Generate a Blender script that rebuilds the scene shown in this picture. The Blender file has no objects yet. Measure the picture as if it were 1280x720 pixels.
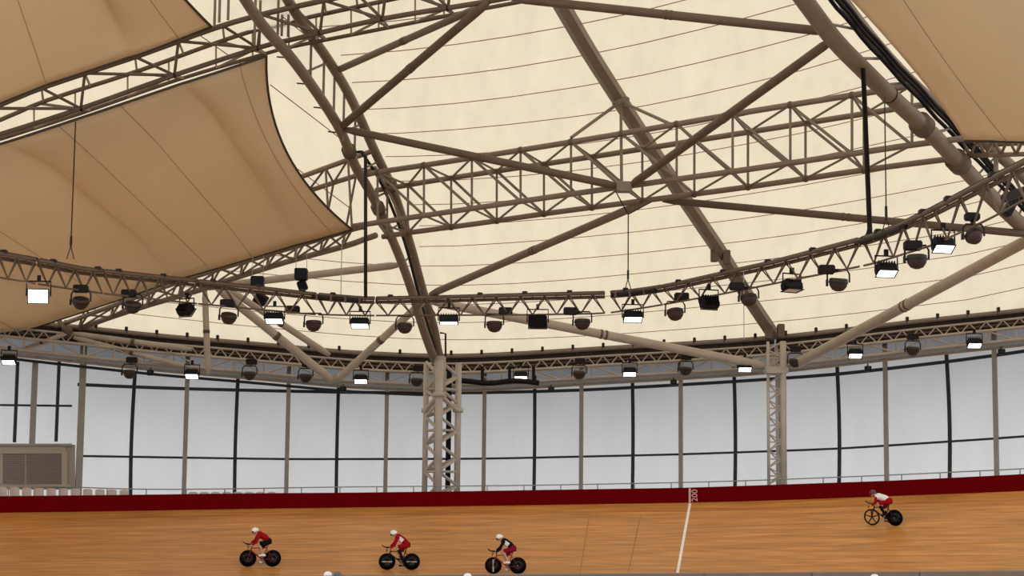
import bpy, math, random
from mathutils import Vector as V, Matrix
from mathutils.bvhtree import BVHTree

random.seed(7)
S = bpy.context.scene
COL = S.collection
# ------------------------------------------------------------------ camera, world, exposure
F = 2400.0                      # focal length in pixels of the 1280 px wide frame
PITCH = math.atan2(292.0, F)
ROLL = 0.010
CAM = V((0, 0, 2.6))
camd = bpy.data.cameras.new('camera')
camd.sensor_width = 36.0
camd.lens = 36.0 * F / 1280.0
camd.clip_end = 1000
cam = bpy.data.objects.new('camera', camd)
COL.objects.link(cam)
RC = (Matrix.Rotation(math.pi / 2 + PITCH, 3, 'X') @ Matrix.Rotation(ROLL, 3, 'Z'))
cam.matrix_world = Matrix.Translation(CAM) @ RC.to_4x4()
S.camera = cam

world = bpy.data.worlds.new('overcast_sky')
S.world = world
world.use_nodes = True
wn = world.node_tree.nodes
bg = wn['Background']
bg.inputs['Color'].default_value = (0.985, 0.99, 1.0, 1)
# overcast sky: brighter haze towards the horizon
wl = world.node_tree.links
wtc = wn.new('ShaderNodeTexCoord')
wsp = wn.new('ShaderNodeSeparateXYZ')
wrp = wn.new('ShaderNodeValToRGB')
wrp.color_ramp.elements[0].position = 0.0
wrp.color_ramp.elements[0].color = (0.95, 0.95, 0.95, 1)
wrp.color_ramp.elements[1].position = 0.55
wrp.color_ramp.elements[1].color = (0.60, 0.60, 0.60, 1)
wmu = wn.new('ShaderNodeMath')
wmu.operation = 'MULTIPLY'
wmu.inputs[1].default_value = 1.88
wl.new(wtc.outputs['Generated'], wsp.inputs[0])
wl.new(wsp.outputs['Z'], wrp.inputs['Fac'])
wl.new(wrp.outputs['Color'], wmu.inputs[0])
wl.new(wmu.outputs[0], bg.inputs['Strength'])

S.view_settings.view_transform = 'Standard'
S.view_settings.look = 'None'
S.view_settings.gamma = 1.0
S.view_settings.use_curve_mapping = False
S.view_settings.exposure = 0.0
S.cycles.max_bounces = 8
S.cycles.diffuse_bounces = 5
S.cycles.transmission_bounces = 6
S.cycles.sample_clamp_indirect = 4.0


def ray(px, py):
    return (RC @ V((px - 640.0, 360.0 - py, -F))).normalized()


def P(px, py, d):
    """the point of the place seen at that pixel, d metres down the hall"""
    r = ray(px, py)
    return CAM + r * (d / r.y)


CEN = V((-1.6, 43.0, 0))


def cyl(px, py, R):
    r = ray(px, py)
    a = r.x * r.x + r.y * r.y
    ox, oy = CAM.x - CEN.x, CAM.y - CEN.y
    b = 2 * (ox * r.x + oy * r.y)
    c = ox * ox + oy * oy - R * R
    t = (-b + math.sqrt(max(b * b - 4 * a * c, 0))) / (2 * a)
    return CAM + r * t


def lin(kn, x):
    if x <= kn[0][0]:
        a, b = kn[0], kn[1]
    elif x >= kn[-1][0]:
        a, b = kn[-2], kn[-1]
    else:
        for a, b in zip(kn, kn[1:]):
            if a[0] <= x <= b[0]:
                break
    t = (x - a[0]) / (b[0] - a[0])
    return a[1] + (b[1] - a[1]) * t


def smo(kn, x):
    """smoothed version of lin"""
    return (lin(kn, x - 40) + 2 * lin(kn, x) + lin(kn, x + 40)) / 4.0


# ------------------------------------------------------------------ materials
MATS = {}


def mat(name, col, rough=0.5, metal=0.0, emit=0.0, noise=0.0, nscale=3.0, spec=0.5):
    m = bpy.data.materials.new(name)
    m.use_nodes = True
    nt = m.node_tree
    b = nt.nodes['Principled BSDF']
    b.inputs['Base Color'].default_value = (*col, 1)
    b.inputs['Roughness'].default_value = rough
    b.inputs['Metallic'].default_value = metal
    b.inputs['Specular IOR Level'].default_value = spec
    if emit:
        b.inputs['Emission Color'].default_value = (*col, 1)
        b.inputs['Emission Strength'].default_value = emit
    if noise:
        tc = nt.nodes.new('ShaderNodeTexCoord')
        nz = nt.nodes.new('ShaderNodeTexNoise')
        nz.inputs['Scale'].default_value = nscale
        nz.inputs['Detail'].default_value = 5
        rp = nt.nodes.new('ShaderNodeValToRGB')
        rp.color_ramp.elements[0].position = 0.3
        rp.color_ramp.elements[1].position = 0.7
        rp.color_ramp.elements[0].color = (*[c * (1 - noise) for c in col], 1)
        rp.color_ramp.elements[1].color = (*[min(1, c * (1 + noise)) for c in col], 1)
        nt.links.new(tc.outputs['Object'], nz.inputs['Vector'])
        nt.links.new(nz.outputs['Fac'], rp.inputs['Fac'])
        nt.links.new(rp.outputs['Color'], b.inputs['Base Color'])
    MATS[name] = m
    return m


def fabric(name, tcol, dcol, fac, noise=0.05, scale=(0.35, 0.35, 0.35)):
    """thin cloth that lets daylight through: translucent and diffuse mixed"""
    m = bpy.data.materials.new(name)
    m.use_nodes = True
    nt = m.node_tree
    nt.nodes.remove(nt.nodes['Principled BSDF'])
    out = nt.nodes['Material Output']
    tr = nt.nodes.new('ShaderNodeBsdfTranslucent')
    df = nt.nodes.new('ShaderNodeBsdfDiffuse')
    mx = nt.nodes.new('ShaderNodeMixShader')
    mx.inputs['Fac'].default_value = fac
    df.inputs['Color'].default_value = (*dcol, 1)
    tc = nt.nodes.new('ShaderNodeTexCoord')
    mp = nt.nodes.new('ShaderNodeMapping')
    mp.inputs['Scale'].default_value = scale
    nz = nt.nodes.new('ShaderNodeTexNoise')
    nz.inputs['Scale'].default_value = 1.0
    nz.inputs['Detail'].default_value = 6
    nz.inputs['Roughness'].default_value = 0.6
    rp = nt.nodes.new('ShaderNodeValToRGB')
    rp.color_ramp.elements[0].position = 0.3
    rp.color_ramp.elements[1].position = 0.7
    rp.color_ramp.elements[0].color = (tcol[0] * (1 - noise), tcol[1] * (1 - noise * 1.05), tcol[2] * (1 - noise * 1.1), 1)
    rp.color_ramp.elements[1].color = (*[min(1, c * (1 + noise)) for c in tcol], 1)
    nt.links.new(tc.outputs['Object'], mp.inputs['Vector'])
    nt.links.new(mp.outputs['Vector'], nz.inputs['Vector'])
    nt.links.new(nz.outputs['Fac'], rp.inputs['Fac'])
    nt.links.new(rp.outputs['Color'], tr.inputs['Color'])
    nt.links.new(df.outputs['BSDF'], mx.inputs[1])
    nt.links.new(tr.outputs['BSDF'], mx.inputs[2])
    nt.links.new(mx.outputs['Shader'], out.inputs['Surface'])
    MATS[name] = m
    return m


fabric('roof_cloth', (0.84, 0.725, 0.535), (0.72, 0.65, 0.54), 0.80, 0.06, (1.2, 0.35, 0.5))
fabric('wall_cloth', (0.985, 0.985, 0.98), (0.55, 0.55, 0.55), 0.87, 0.04, (0.8, 0.8, 0.15))
fabric('shaded_wall_cloth', (0.50, 0.52, 0.55), (0.32, 0.33, 0.35), 0.7, 0.15)  # wall cloth greyed to carry the shade under the roof edge
fabric('tan_cloth', (0.80, 0.67, 0.50), (0.78, 0.66, 0.51), 0.52, 0.03)
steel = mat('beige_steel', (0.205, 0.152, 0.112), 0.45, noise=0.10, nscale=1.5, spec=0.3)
litsand = mat('lit_sand_steel', (0.40, 0.33, 0.26), 0.45, noise=0.10, nscale=1.5, spec=0.3)  # same paint as the beige steel, lightened for stronger light low down
towersteel = mat('pale_lit_steel', (0.47, 0.405, 0.345), 0.45, noise=0.10, nscale=1.5, spec=0.3)  # greyer tower tone, lightened further for the light falling on the towers
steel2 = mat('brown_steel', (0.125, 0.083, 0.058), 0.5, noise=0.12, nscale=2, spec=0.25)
steeld = mat('dark_steel', (0.02, 0.016, 0.013), 0.5, noise=0.15, spec=0.2)
wallsteel = mat('wall_steel', (0.26, 0.225, 0.185), 0.5, noise=0.08)
mullion = mat('dark_mullion', (0.025, 0.026, 0.028), 0.5, spec=0.2)
black = mat('black', (0.005, 0.005, 0.006), 0.5, spec=0.15)
blackg = mat('black_gloss', (0.006, 0.006, 0.007), 0.3, spec=0.25)
brownlamp = mat('brown_enamel', (0.045, 0.026, 0.019), 0.5, noise=0.15, nscale=12, spec=0.25)
greymetal = mat('grey_metal', (0.30, 0.29, 0.27), 0.4, 0.4)
seamm = mat('seam_thread', (0.30, 0.17, 0.12), 0.8)
seamt = mat('tan_seam_thread', (0.36, 0.24, 0.15), 0.8)
hemm = mat('hem_cord', (0.05, 0.035, 0.025), 0.7)
lampon = mat('lamp_glow', (1.0, 0.99, 0.96), 0.5, emit=6.0)
lampdim = mat('lamp_lens', (0.75, 0.76, 0.78), 0.15)
redboard = mat('red_board', (0.125, 0.0003, 0.001), 0.8, noise=0.10, nscale=4, spec=0.03)
whitep = mat('white_paint', (0.85, 0.80, 0.74), 0.5)
pinkp = mat('white_lettering', (0.62, 0.36, 0.36), 0.6)
beigep = mat('beige_panel', (0.30, 0.25, 0.19), 0.6, noise=0.06)
seatm = mat('seat_plastic', (0.50, 0.40, 0.34), 0.5)
railm = mat('rail_steel', (0.22, 0.21, 0.20), 0.4, 0.3)
concrete = mat('concrete', (0.33, 0.30, 0.27), 0.8, noise=0.15, nscale=0.8)
infield = mat('infield_floor', (0.42, 0.33, 0.24), 0.6, noise=0.08, nscale=0.5)
barrm = mat('barrier_board', (0.17, 0.115, 0.08), 0.5, noise=0.1)
skin = mat('skin', (0.55, 0.30, 0.21), 0.5)
redj = mat('red_jersey', (0.30, 0.004, 0.007), 0.8, spec=0.1)
redl = mat('red_paint', (0.24, 0.006, 0.010), 0.4)
crimson = mat('crimson_shorts', (0.24, 0.003, 0.03), 0.8, spec=0.1)
whitec = mat('white_cloth', (0.80, 0.78, 0.76), 0.6)
helmw = mat('white_helmet', (0.86, 0.85, 0.82), 0.25)
blackc = mat('black_cloth', (0.007, 0.007, 0.008), 0.85, spec=0.08)
greyc = mat('grey_cap', (0.12, 0.12, 0.13), 0.8)
bluec = mat('navy_cloth', (0.03, 0.04, 0.08), 0.8)
yellowp = mat('yellow_paint', (0.55, 0.5, 0.12), 0.4)


def wood():
    m = bpy.data.materials.new('track_wood')
    m.use_nodes = True
    nt = m.node_tree
    N, L = nt.nodes, nt.links
    b = N['Principled BSDF']
    uv = N.new('ShaderNodeUVMap')
    sep = N.new('ShaderNodeSeparateXYZ')
    L.new(uv.outputs['UV'], sep.inputs[0])
    # long grain streaks
    mp = N.new('ShaderNodeMapping')
    mp.inputs['Scale'].default_value = (0.45, 6.0, 1)
    L.new(uv.outputs['UV'], mp.inputs['Vector'])
    n1 = N.new('ShaderNodeTexNoise')
    n1.inputs['Scale'].default_value = 1.0
    n1.inputs['Detail'].default_value = 6
    n1.inputs['Roughness'].default_value = 0.65
    L.new(mp.outputs['Vector'], n1.inputs['Vector'])
    mp2 = N.new('ShaderNodeMapping')
    mp2.inputs['Scale'].default_value = (0.16, 2.2, 1)
    L.new(uv.outputs['UV'], mp2.inputs['Vector'])
    n2 = N.new('ShaderNodeTexNoise')
    n2.inputs['Scale'].default_value = 1.0
    n2.inputs['Detail'].default_value = 3
    L.new(mp2.outputs['Vector'], n2.inputs['Vector'])
    r1 = N.new('ShaderNodeValToRGB')
    r1.color_ramp.elements[0].position = 0.28
    r1.color_ramp.elements[1].position = 0.72
    r1.color_ramp.elements[0].color = (0.33, 0.128, 0.026, 1)
    r1.color_ramp.elements[1].color = (0.67, 0.315, 0.088, 1)
    L.new(n1.outputs['Fac'], r1.inputs['Fac'])
    r2 = N.new('ShaderNodeValToRGB')
    r2.color_ramp.elements[0].position = 0.35
    r2.color_ramp.elements[1].position = 0.65
    r2.color_ramp.elements[0].color = (0.86, 0.83, 0.79, 1)
    r2.color_ramp.elements[1].color = (1.12, 1.10, 1.08, 1)
    L.new(n2.outputs['Fac'], r2.inputs['Fac'])
    mul = N.new('ShaderNodeMixRGB')
    mul.blend_type = 'MULTIPLY'
    mul.inputs['Fac'].default_value = 1
    L.new(r1.outputs['Color'], mul.inputs[1])
    L.new(r2.outputs['Color'], mul.inputs[2])
    # a darker strip of boards near the top edge (v between 1.0 and 1.25 m below the fence)
    lt = N.new('ShaderNodeMath'); lt.operation = 'LESS_THAN'; lt.inputs[1].default_value = 0.95
    gt = N.new('ShaderNodeMath'); gt.operation = 'GREATER_THAN'; gt.inputs[1].default_value = 0.70
    L.new(sep.outputs['Y'], lt.inputs[0]); L.new(sep.outputs['Y'], gt.inputs[0])
    an = N.new('ShaderNodeMath'); an.operation = 'MULTIPLY'
    L.new(lt.outputs[0], an.inputs[0]); L.new(gt.outputs[0], an.inputs[1])
    sc = N.new('ShaderNodeMath'); sc.operation = 'MULTIPLY'; sc.inputs[1].default_value = 0.35
    L.new(an.outputs[0], sc.inputs[0])
    mx = N.new('ShaderNodeMixRGB'); mx.blend_type = 'MULTIPLY'
    mx.inputs[2].default_value = (0.55, 0.45, 0.35, 1)
    L.new(sc.outputs[0], mx.inputs['Fac'])
    L.new(mul.outputs['Color'], mx.inputs[1])
    L.new(mx.outputs['Color'], b.inputs['Base Color'])
    b.inputs['Roughness'].default_value = 0.38
    b.inputs['Specular IOR Level'].default_value = 0.25
    MATS['track_wood'] = m
    return m


woodm = wood()

# ------------------------------------------------------------------ mesh helpers
BASE = {}


def mk(name, verts, faces, m, parent=None, smooth=False, uvs=None, mats=None, fmat=None):
    me = bpy.data.meshes.new(name)
    b = BASE.get(parent.name, V((0, 0, 0))) if parent else V((0, 0, 0))
    me.from_pydata([tuple(V(v) - b) for v in verts], [], faces)
    for mm in (mats or [m]):
        me.materials.append(mm)
    if fmat:
        for p, i in zip(me.polygons, fmat):
            p.material_index = i
    if smooth:
        for p in me.polygons:
            p.use_smooth = True
    if uvs:
        ul = me.uv_layers.new(name='UVMap')
        for lp in me.loops:
            ul.data[lp.index].uv = uvs[lp.vertex_index]
    me.update()
    o = bpy.data.objects.new(name, me)
    COL.objects.link(o)
    if parent:
        o.parent = parent
        BASE[o.name] = b
    return o


def tag(o, label, cat, group=None, kind=None):
    o['label'] = label
    o['category'] = cat
    if group:
        o['group'] = group
    if kind:
        o['kind'] = kind
    return o


def struct(o, label=None, cat=None):
    o['kind'] = 'structure'
    if label:
        o['label'] = label
    if cat:
        o['category'] = cat
    return o


def thing(name, label, cat, loc=(0, 0, 0), group=None):
    o = bpy.data.objects.new(name, None)
    o.empty_display_size = 0.2
    o.location = loc
    COL.objects.link(o)
    BASE[o.name] = V(loc)
    tag(o, label, cat, group)
    return o


class MB:
    """collects shapes into one mesh"""

    def __init__(self):
        self.v = []
        self.f = []

    def add(self, vs, fs):
        n = len(self.v)
        self.v += [V(v) for v in vs]
        self.f += [tuple(i + n for i in f) for f in fs]
        return self

    def tube(self, pts, r, n=8, closed=False):
        pts = [V(p) for p in pts]
        k = len(pts)
        rs = r if isinstance(r, (list, tuple)) else [r] * k
        vs, fs = [], []
        up = None
        for i, p in enumerate(pts):
            if closed:
                t = (pts[(i + 1) % k] - pts[i - 1]).normalized()
            else:
                t = (pts[min(i + 1, k - 1)] - pts[max(i - 1, 0)]).normalized()
            if up is None:
                ref = V((0, 0, 1)) if abs(t.z) < 0.9 else V((0, 1, 0))
            else:
                ref = up
            s = t.cross(ref).normalized()
            u = s.cross(t).normalized()
            up = u
            for j in range(n):
                a = 2 * math.pi * (j + 0.5) / n
                vs.append(p + (s * math.cos(a) + u * math.sin(a)) * rs[i])
        rng = k if closed else k - 1
        for i in range(rng):
            i2 = (i + 1) % k
            for j in range(n):
                j2 = (j + 1) % n
                fs.append((i * n + j, i * n + j2, i2 * n + j2, i2 * n + j))
        if not closed:
            fs.append(tuple(range(n))[::-1])
            fs.append(tuple((k - 1) * n + j for j in range(n)))
        return self.add(vs, fs)

    def box(self, c, s, m=None):
        c = V(c)
        vs = []
        for x in (-.5, .5):
            for y in (-.5, .5):
                for z in (-.5, .5):
                    q = V((x * s[0], y * s[1], z * s[2]))
                    if m:
                        q = m @ q
                    vs.append(c + q)
        return self.add(vs, [(0, 1, 3, 2), (4, 6, 7, 5), (0, 4, 5, 1), (2, 3, 7, 6), (0, 2, 6, 4), (1, 5, 7, 3)])

    def bbox(self, c, s, bev, m=None):
        """box with chamfered edges in its two long profiles"""
        c = V(c)
        x, y, z = s[0] / 2, s[1] / 2, s[2] / 2
        prof = [(-x + bev, -z), (x - bev, -z), (x, -z + bev), (x, z - bev), (x - bev, z), (-x + bev, z), (-x, z - bev), (-x, -z + bev)]
        vs = []
        for yy, k in ((-y, .9), (-y + bev, 1), (y - bev, 1), (y, .9)):
            for a, b in prof:
                q = V((a * k, yy, b * k))
                vs.append(c + (m @ q if m else q))
        fs = []
        for i in range(3):
            for j in range(8):
                j2 = (j + 1) % 8
                fs.append((i * 8 + j, i * 8 + j2, i * 8 + 8 + j2, i * 8 + 8 + j))
        fs.append(tuple(range(8))[::-1])
        fs.append(tuple(24 + j for j in range(8)))
        return self.add(vs, fs)

    def lathe(self, prof, n=16, m=None, c=(0, 0, 0)):
        """profile (r, z) turned round z"""
        vs, fs = [], []
        for r, z in prof:
            for j in range(n):
                a = 2 * math.pi * j / n
                q = V((r * math.cos(a), r * math.sin(a), z))
                vs.append(V(c) + (m @ q if m else q))
        for i in range(len(prof) - 1):
            for j in range(n):
                j2 = (j + 1) % n
                fs.append((i * n + j, i * n + j2, (i + 1) * n + j2, (i + 1) * n + j))
        fs.append(tuple(range(n))[::-1])
        fs.append(tuple((len(prof) - 1) * n + j for j in range(n)))
        return self.add(vs, fs)

    def ball(self, c, r, n=12, k=8, m=None):
        r = r if isinstance(r, (tuple, list)) else (r, r, r)
        vs, fs = [], []
        for i in range(k + 1):
            th = math.pi * i / k
            for j in range(n):
                a = 2 * math.pi * j / n
                q = V((r[0] * math.sin(th) * math.cos(a), r[1] * math.sin(th) * math.sin(a), r[2] * math.cos(th)))
                vs.append(V(c) + (m @ q if m else q))
        for i in range(k):
            for j in range(n):
                j2 = (j + 1) % n
                fs.append((i * n + j, (i + 1) * n + j, (i + 1) * n + j2, i * n + j2))
        return self.add(vs, fs)

    def build(self, name, m, parent=None, smooth=False):
        return mk(name, self.v, self.f, m, parent, smooth)


def tube_obj(name, pts, r, m, parent=None, n=8):
    return MB().tube(pts, r, n).build(name, m, parent, smooth=(n > 6))


def resample(kn, step):
    """pixel polyline (px, py, d) to denser world points"""
    out = []
    for a, b in zip(kn, kn[1:]):
        L = math.hypot(b[0] - a[0], b[1] - a[1])
        k = max(1, int(L / step))
        for i in range(k):
            t = i / k
            out.append(tuple(a[j] + (b[j] - a[j]) * t for j in range(3)))
    out.append(kn[-1])
    return out


def wpts(kn):
    return [P(*k) for k in kn]


def curve3(pts, n):
    """Catmull-Rom through world points"""
    pts = [V(p) for p in pts]
    q = [pts[0] * 2 - pts[1]] + pts + [pts[-1] * 2 - pts[-2]]
    out = []
    for i in range(1, len(q) - 2):
        for k in range(n):
            t = k / n
            a, b, c, d = q[i - 1], q[i], q[i + 1], q[i + 2]
            out.append(0.5 * ((2 * b) + (c - a) * t + (2 * a - 5 * b + 4 * c - d) * t * t + (3 * b - a - 3 * c + d) * t ** 3))
    out.append(pts[-1])
    return out


def along(pts, t):
    """point at fraction t of a polyline"""
    L = [(b - a).length for a, b in zip(pts, pts[1:])]
    s = t * sum(L)
    for i, l in enumerate(L):
        if s <= l or i == len(L) - 1:
            return pts[i].lerp(pts[i + 1], s / l)
        s -= l


def at_px(pts, px):
    """point of a world polyline where its picture column is px"""
    def col(p):
        q = RC.transposed() @ (p - CAM)
        return 640 + F * q.x / -q.z
    cs = [col(p) for p in pts]
    best = None
    for i in range(len(pts) - 1):
        a, b = cs[i], cs[i + 1]
        if min(a, b) - 1e-6 <= px <= max(a, b) + 1e-6:
            return pts[i].lerp(pts[i + 1], (px - a) / (b - a) if b != a else 0)
    i = 0 if abs(cs[0] - px) < abs(cs[-1] - px) else len(pts) - 2
    a, b = cs[i], cs[i + 1]
    return pts[i].lerp(pts[i + 1], (px - a) / (b - a))


ORD = ['first', 'second', 'third', 'fourth', 'fifth', 'sixth', 'seventh', 'eighth', 'ninth', 'tenth', 'eleventh', 'twelfth',
       'thirteenth', 'fourteenth', 'fifteenth', 'sixteenth', 'seventeenth', 'eighteenth', 'nineteenth', 'twentieth', 'twenty-first',
       'twenty-second', 'twenty-third', 'twenty-fourth']

# ================================================================== THE SETTING
EDGE = [(-400, 340), (-200, 372), (0, 398), (100, 408), (200, 419), (300, 427), (440, 440), (560, 445), (650, 441), (760, 434), (850, 429),
        (960, 422), (1050, 412), (1160, 399), (1280, 387), (1400, 370), (1700, 320)]
FTOP = [(-300, 626), (0, 621.5), (150, 620), (300, 618), (450, 617), (600, 615), (720, 613), (860, 611), (960, 607.5), (1120, 602), (1280, 594), (1600, 575)]
FBOT = [(-300, 648), (0, 641), (150, 639), (320, 636), (600, 632.5), (860, 628.5), (960, 626), (1120, 620), (1280, 614), (1600, 596)]
RAILA = [(-200, 565), (97, 570), (357, 574), (604, 573.5), (851, 568), (1048, 561), (1247, 548), (1300, 544), (1600, 515)]
RAILB = [(-200, 455), (97, 481), (229, 486), (357, 489), (481, 491), (604, 491), (726, 488), (851, 481), (918, 477), (1048, 468),
         (1109, 461), (1186, 452), (1247, 444), (1300, 436), (1600, 395)]
RW, RF, RI = 54.0, 42.0, 33.0

# ground and infield
g = MB()
ring = [(0, 0)]
n = 64
vs = [V((0, 40, -0.02))] + [V((260 * math.cos(2 * math.pi * i / n), 40 + 260 * math.sin(2 * math.pi * i / n), -0.02)) for i in range(n)]
fl = mk('floor', vs, [(0, 1 + i, 1 + (i + 1) % n) for i in range(n)], infield)
struct(fl)
vs = []
for i in range(64):
    a = 2 * math.pi * i / 64
    vs += [V((CEN.x + 55.5 * math.cos(a), CEN.y + 55.5 * math.sin(a), 0.0)), V((CEN.x + 230 * math.cos(a), CEN.y + 230 * math.sin(a), 0.0))]
struct(mk('ground', vs, [(2 * i, 2 * i + 1, (2 * i + 3) % 128, (2 * i + 2) % 128) for i in range(0, 32)], mat('paving', (0.58, 0.58, 0.575), 0.9, noise=0.1)))

# roof membrane (dome rising from its edge towards the middle of the hall)
APEX = V((-3.0, 40.0, CAM.z + 24.5))
cols = list(range(-520, 1801, 20))
ts = [i / 26 for i in range(27)]
rv, rf = [], []


def roofpt(px, t):
    e = cyl(px, smo(EDGE, px), RW - 0.4)
    q = e.lerp(V((APEX.x, APEX.y, e.z)), t)
    q.z = e.z + (APEX.z - e.z) * (1 - (1 - t) ** 2)
    return q


for px in cols:
    for t in ts:
        rv.append(roofpt(px, t))
nt_ = len(ts)
for i in range(len(cols) - 1):
    for j in range(nt_ - 1):
        rf.append((i * nt_ + j, i * nt_ + j + 1, (i + 1) * nt_ + j + 1, (i + 1) * nt_ + j))
roof = struct(mk('ceiling', rv, rf, MATS['roof_cloth'], smooth=True))
RBVH = BVHTree.FromPolygons([tuple(v) for v in rv], rf)


def roofhit(px, py, off=0.0):
    r = ray(px, py)
    h, nn, idx, dist = RBVH.ray_cast(CAM, r)
    if h is None:
        return None
    return CAM + r * (dist - off)


# unseen grey overhang outside the wall, widened to darken the panel tops
vs, fs = [], []
for px in cols:
    e, f = roofpt(px, 0.0), roofpt(px, 0.012)
    o = V((e.x - CEN.x, e.y - CEN.y, 0)).normalized()
    vs += [e + o * 0.9, e + o * 11.0 + V((0, 0, -0.9))]
for i in range(len(cols) - 1):
    fs.append((2 * i, 2 * i + 1, 2 * i + 3, 2 * i + 2))
shade_eave = mk('shade_eave', vs, fs, mat('shade_eave_grey', (0.10, 0.10, 0.11), 0.8), roof)
SX = [-150, 300, 500, 640, 800, 1000, 1280, 1400]
SEAM = {300: [40, 76, 108, 140, 168, 193, 220, 245, 268, 292, 315, 340, 366, 388, 407],
        500: [27, 65, 101.5, 136.5, 168, 197, 228, 258, 285, 311, 335, 357.5, 382, 404, 424.5],
        640: [6, 46, 86, 122, 156, 190, 222, 252, 278, 304, 330, 356, 380, 403, 425],
        800: [-25, 16, 56, 96, 135, 171, 204, 235, 263, 290, 317, 342, 367, 391, 416],
        1000: [-82, -40, 5, 48, 90, 130, 168, 201, 233, 264, 293, 320, 347, 372, 400],
        1280: [-180, -135, -90, -42, 2, 52, 97, 140, 178, 212, 243, 277, 308, 337, 366]}
for k in range(15):
    kn = [(-150, SEAM[300][k] - 50)] + [(x, SEAM[x][k]) for x in (300, 500, 640, 800, 1000, 1280)] + [(1400, SEAM[1280][k] - 60), (1600, SEAM[1280][k] - 175)]
    pts = []
    for px in range(-120, 1600, 14):
        y = (lin(kn, px - 70) + 2 * lin(kn, px) + lin(kn, px + 70)) / 4
        if y < 318 and px < lin([(-40, 352), (20, 380), (81, 420), (128, 447), (188, 474), (237, 497), (301, 517)], y):
            continue
        h = roofhit(px, y, 0.12)
        if h is not None:
            pts.append(h)
    if len(pts) > 3:
        tube_obj('seam', pts, 0.021, seamm, roof, 4)

for (xa, ya, xb, yb) in ((338, 106, 424, 172), (352, 20, 410, 66), (215, 20, 330, 100), (330, 180, 440, 262)):
    tube_obj('seam', [q for q in (roofhit(xa + (xb - xa) * i / 8, ya + (yb - ya) * i / 8, 0.12) for i in range(9)) if q is not None], 0.021, seamm, roof, 4)

# outer wall: bays of cloth between brown posts and dark bowed posts
BROWN = [97, 229, 357, 481, 604, 726, 851, 977, 1109, 1247, 1390, 1540]
DARK = [163, 293, 420, 543, 667, 790, 918, 1048, 1186, 1318, 1465]


def wallpt(px, py, out=0.0):
    return cyl(px, py, RW + out)


wcols = []
bounds = sorted(BROWN + DARK)
bx = [-420, -300, -180, -90, -40, 18, 40, 70] + bounds + [1620, 1700]
fine = []
for a, b in zip(bx, bx[1:]):
    for k in range(4):
        fine.append((a + (b - a) * k / 4, math.sin(math.pi * k / 4)))
fine.append((bx[-1], 0))


def bayout(px):
    """0 at the brown posts, 1 at the dark bowed posts"""
    if px <= 97:
        return 0.0
    k = sorted(BROWN + DARK)
    for a, b in zip(k, k[1:]):
        if a <= px <= b:
            t = (px - a) / (b - a)
            return t if a in BROWN else 1 - t
    return 0.0


def wall_strip(name, ylo, yhi, rows, m, bulge, parent=None):
    vs, fs = [], []
    for px, s in fine:
        for r in range(rows + 1):
            v = r / rows
            y = ylo(px) + (yhi(px) - ylo(px)) * v
            tt = (640 - y) / (640 - smo(RAILB, px) + 20)
            vs.append(wallpt(px, y, 0.14 + 0.55 * bayout(px) * math.sin(math.pi * min(max(tt, 0), 1)) + bulge * s * math.sin(math.pi * min(max(v, 0), 1))))
    for i in range(len(fine) - 1):
        for r in range(rows):
            a = i * (rows + 1) + r
            fs.append((a, a + rows + 1, a + rows + 2, a + 1))
    return mk(name, vs, fs, m, parent, smooth=True)


def yfa(px):
    return smo(RAILA, px)


def yfb(px):
    return smo(RAILB, px)


wall = struct(wall_strip('wall_back', lambda x: 645, yfa, 8, MATS['wall_cloth'], 0.12))
wall_strip('upper_panel', yfa, yfb, 10, MATS['wall_cloth'], 0.14, wall)
wall_strip('strip_panel', yfb, lambda x: min(smo(RAILB, x) - 0.5, smo(EDGE, x) + 40), 3, MATS['wall_cloth'], 0.0, wall)
wall_strip('header_panel', lambda x: min(smo(RAILB, x) - 0.5, smo(EDGE, x) + 40), lambda x: smo(EDGE, x) - 1, 4, MATS['shaded_wall_cloth'], 0.0, wall)


def vpost(px, ybot, ytop, R, w, dpt, m, bow=0.0):
    """upright of box section standing at picture column px of the wall"""
    base = cyl(px, ybot, R)
    top = cyl(px, ytop, R)
    d = V((base.x - CEN.x, base.y - CEN.y, 0)).normalized()
    s = V((-d.y, d.x, 0))
    vs, fs = [], []
    K = 10
    for i in range(K + 1):
        t = i / K
        c = V((base.x, base.y, base.z + (top.z - base.z) * t)) + d * bow * math.sin(math.pi * t)
        for a, b in ((-w, -dpt), (w, -dpt), (w, dpt), (-w, dpt)):
            vs.append(c + s * a / 2 + d * b / 2)
    for i in range(K):
        for j in range(4):
            fs.append((i * 4 + j, i * 4 + (j + 1) % 4, i * 4 + 4 + (j + 1) % 4, i * 4 + 4 + j))
    fs += [(3, 2, 1, 0), (K * 4, K * 4 + 1, K * 4 + 2, K * 4 + 3)]
    return vs, fs


ti = 1
for px in BROWN:
    w = 0.30 if px == 97 else 0.20
    vs, fs = vpost(px, 640, smo(EDGE, px) + 8, RW - 0.15, w, 0.25, wallsteel)
    struct(mk('trim_%d' % ti, vs, fs, wallsteel)); ti += 1
for px in DARK:
    vs, fs = vpost(px, 640, smo(RAILB, px) - 20, RW - 0.02, 0.17, 0.14, mullion, bow=0.55)
    struct(mk('trim_%d' % ti, vs, fs, mullion)); ti += 1
for px, w, m, yb in ((40, 0.26, wallsteel, 556), (18, 0.14, mullion, 553), (70, 0.14, mullion, 552)):
    vs, fs = vpost(px, yb, 452, RW - 0.15, w, 0.2, m)
    struct(mk('trim_%d' % ti, vs, fs, m)); ti += 1


def hrail(x0, x1, yf, R, r, m):
    global ti
    pts = [cyl(x, yf(x), R) for x in range(x0, x1 + 1, 10)]
    o = struct(tube_obj('trim_%d' % ti, pts, r, m, None, 4)); ti += 1
    return o


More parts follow.
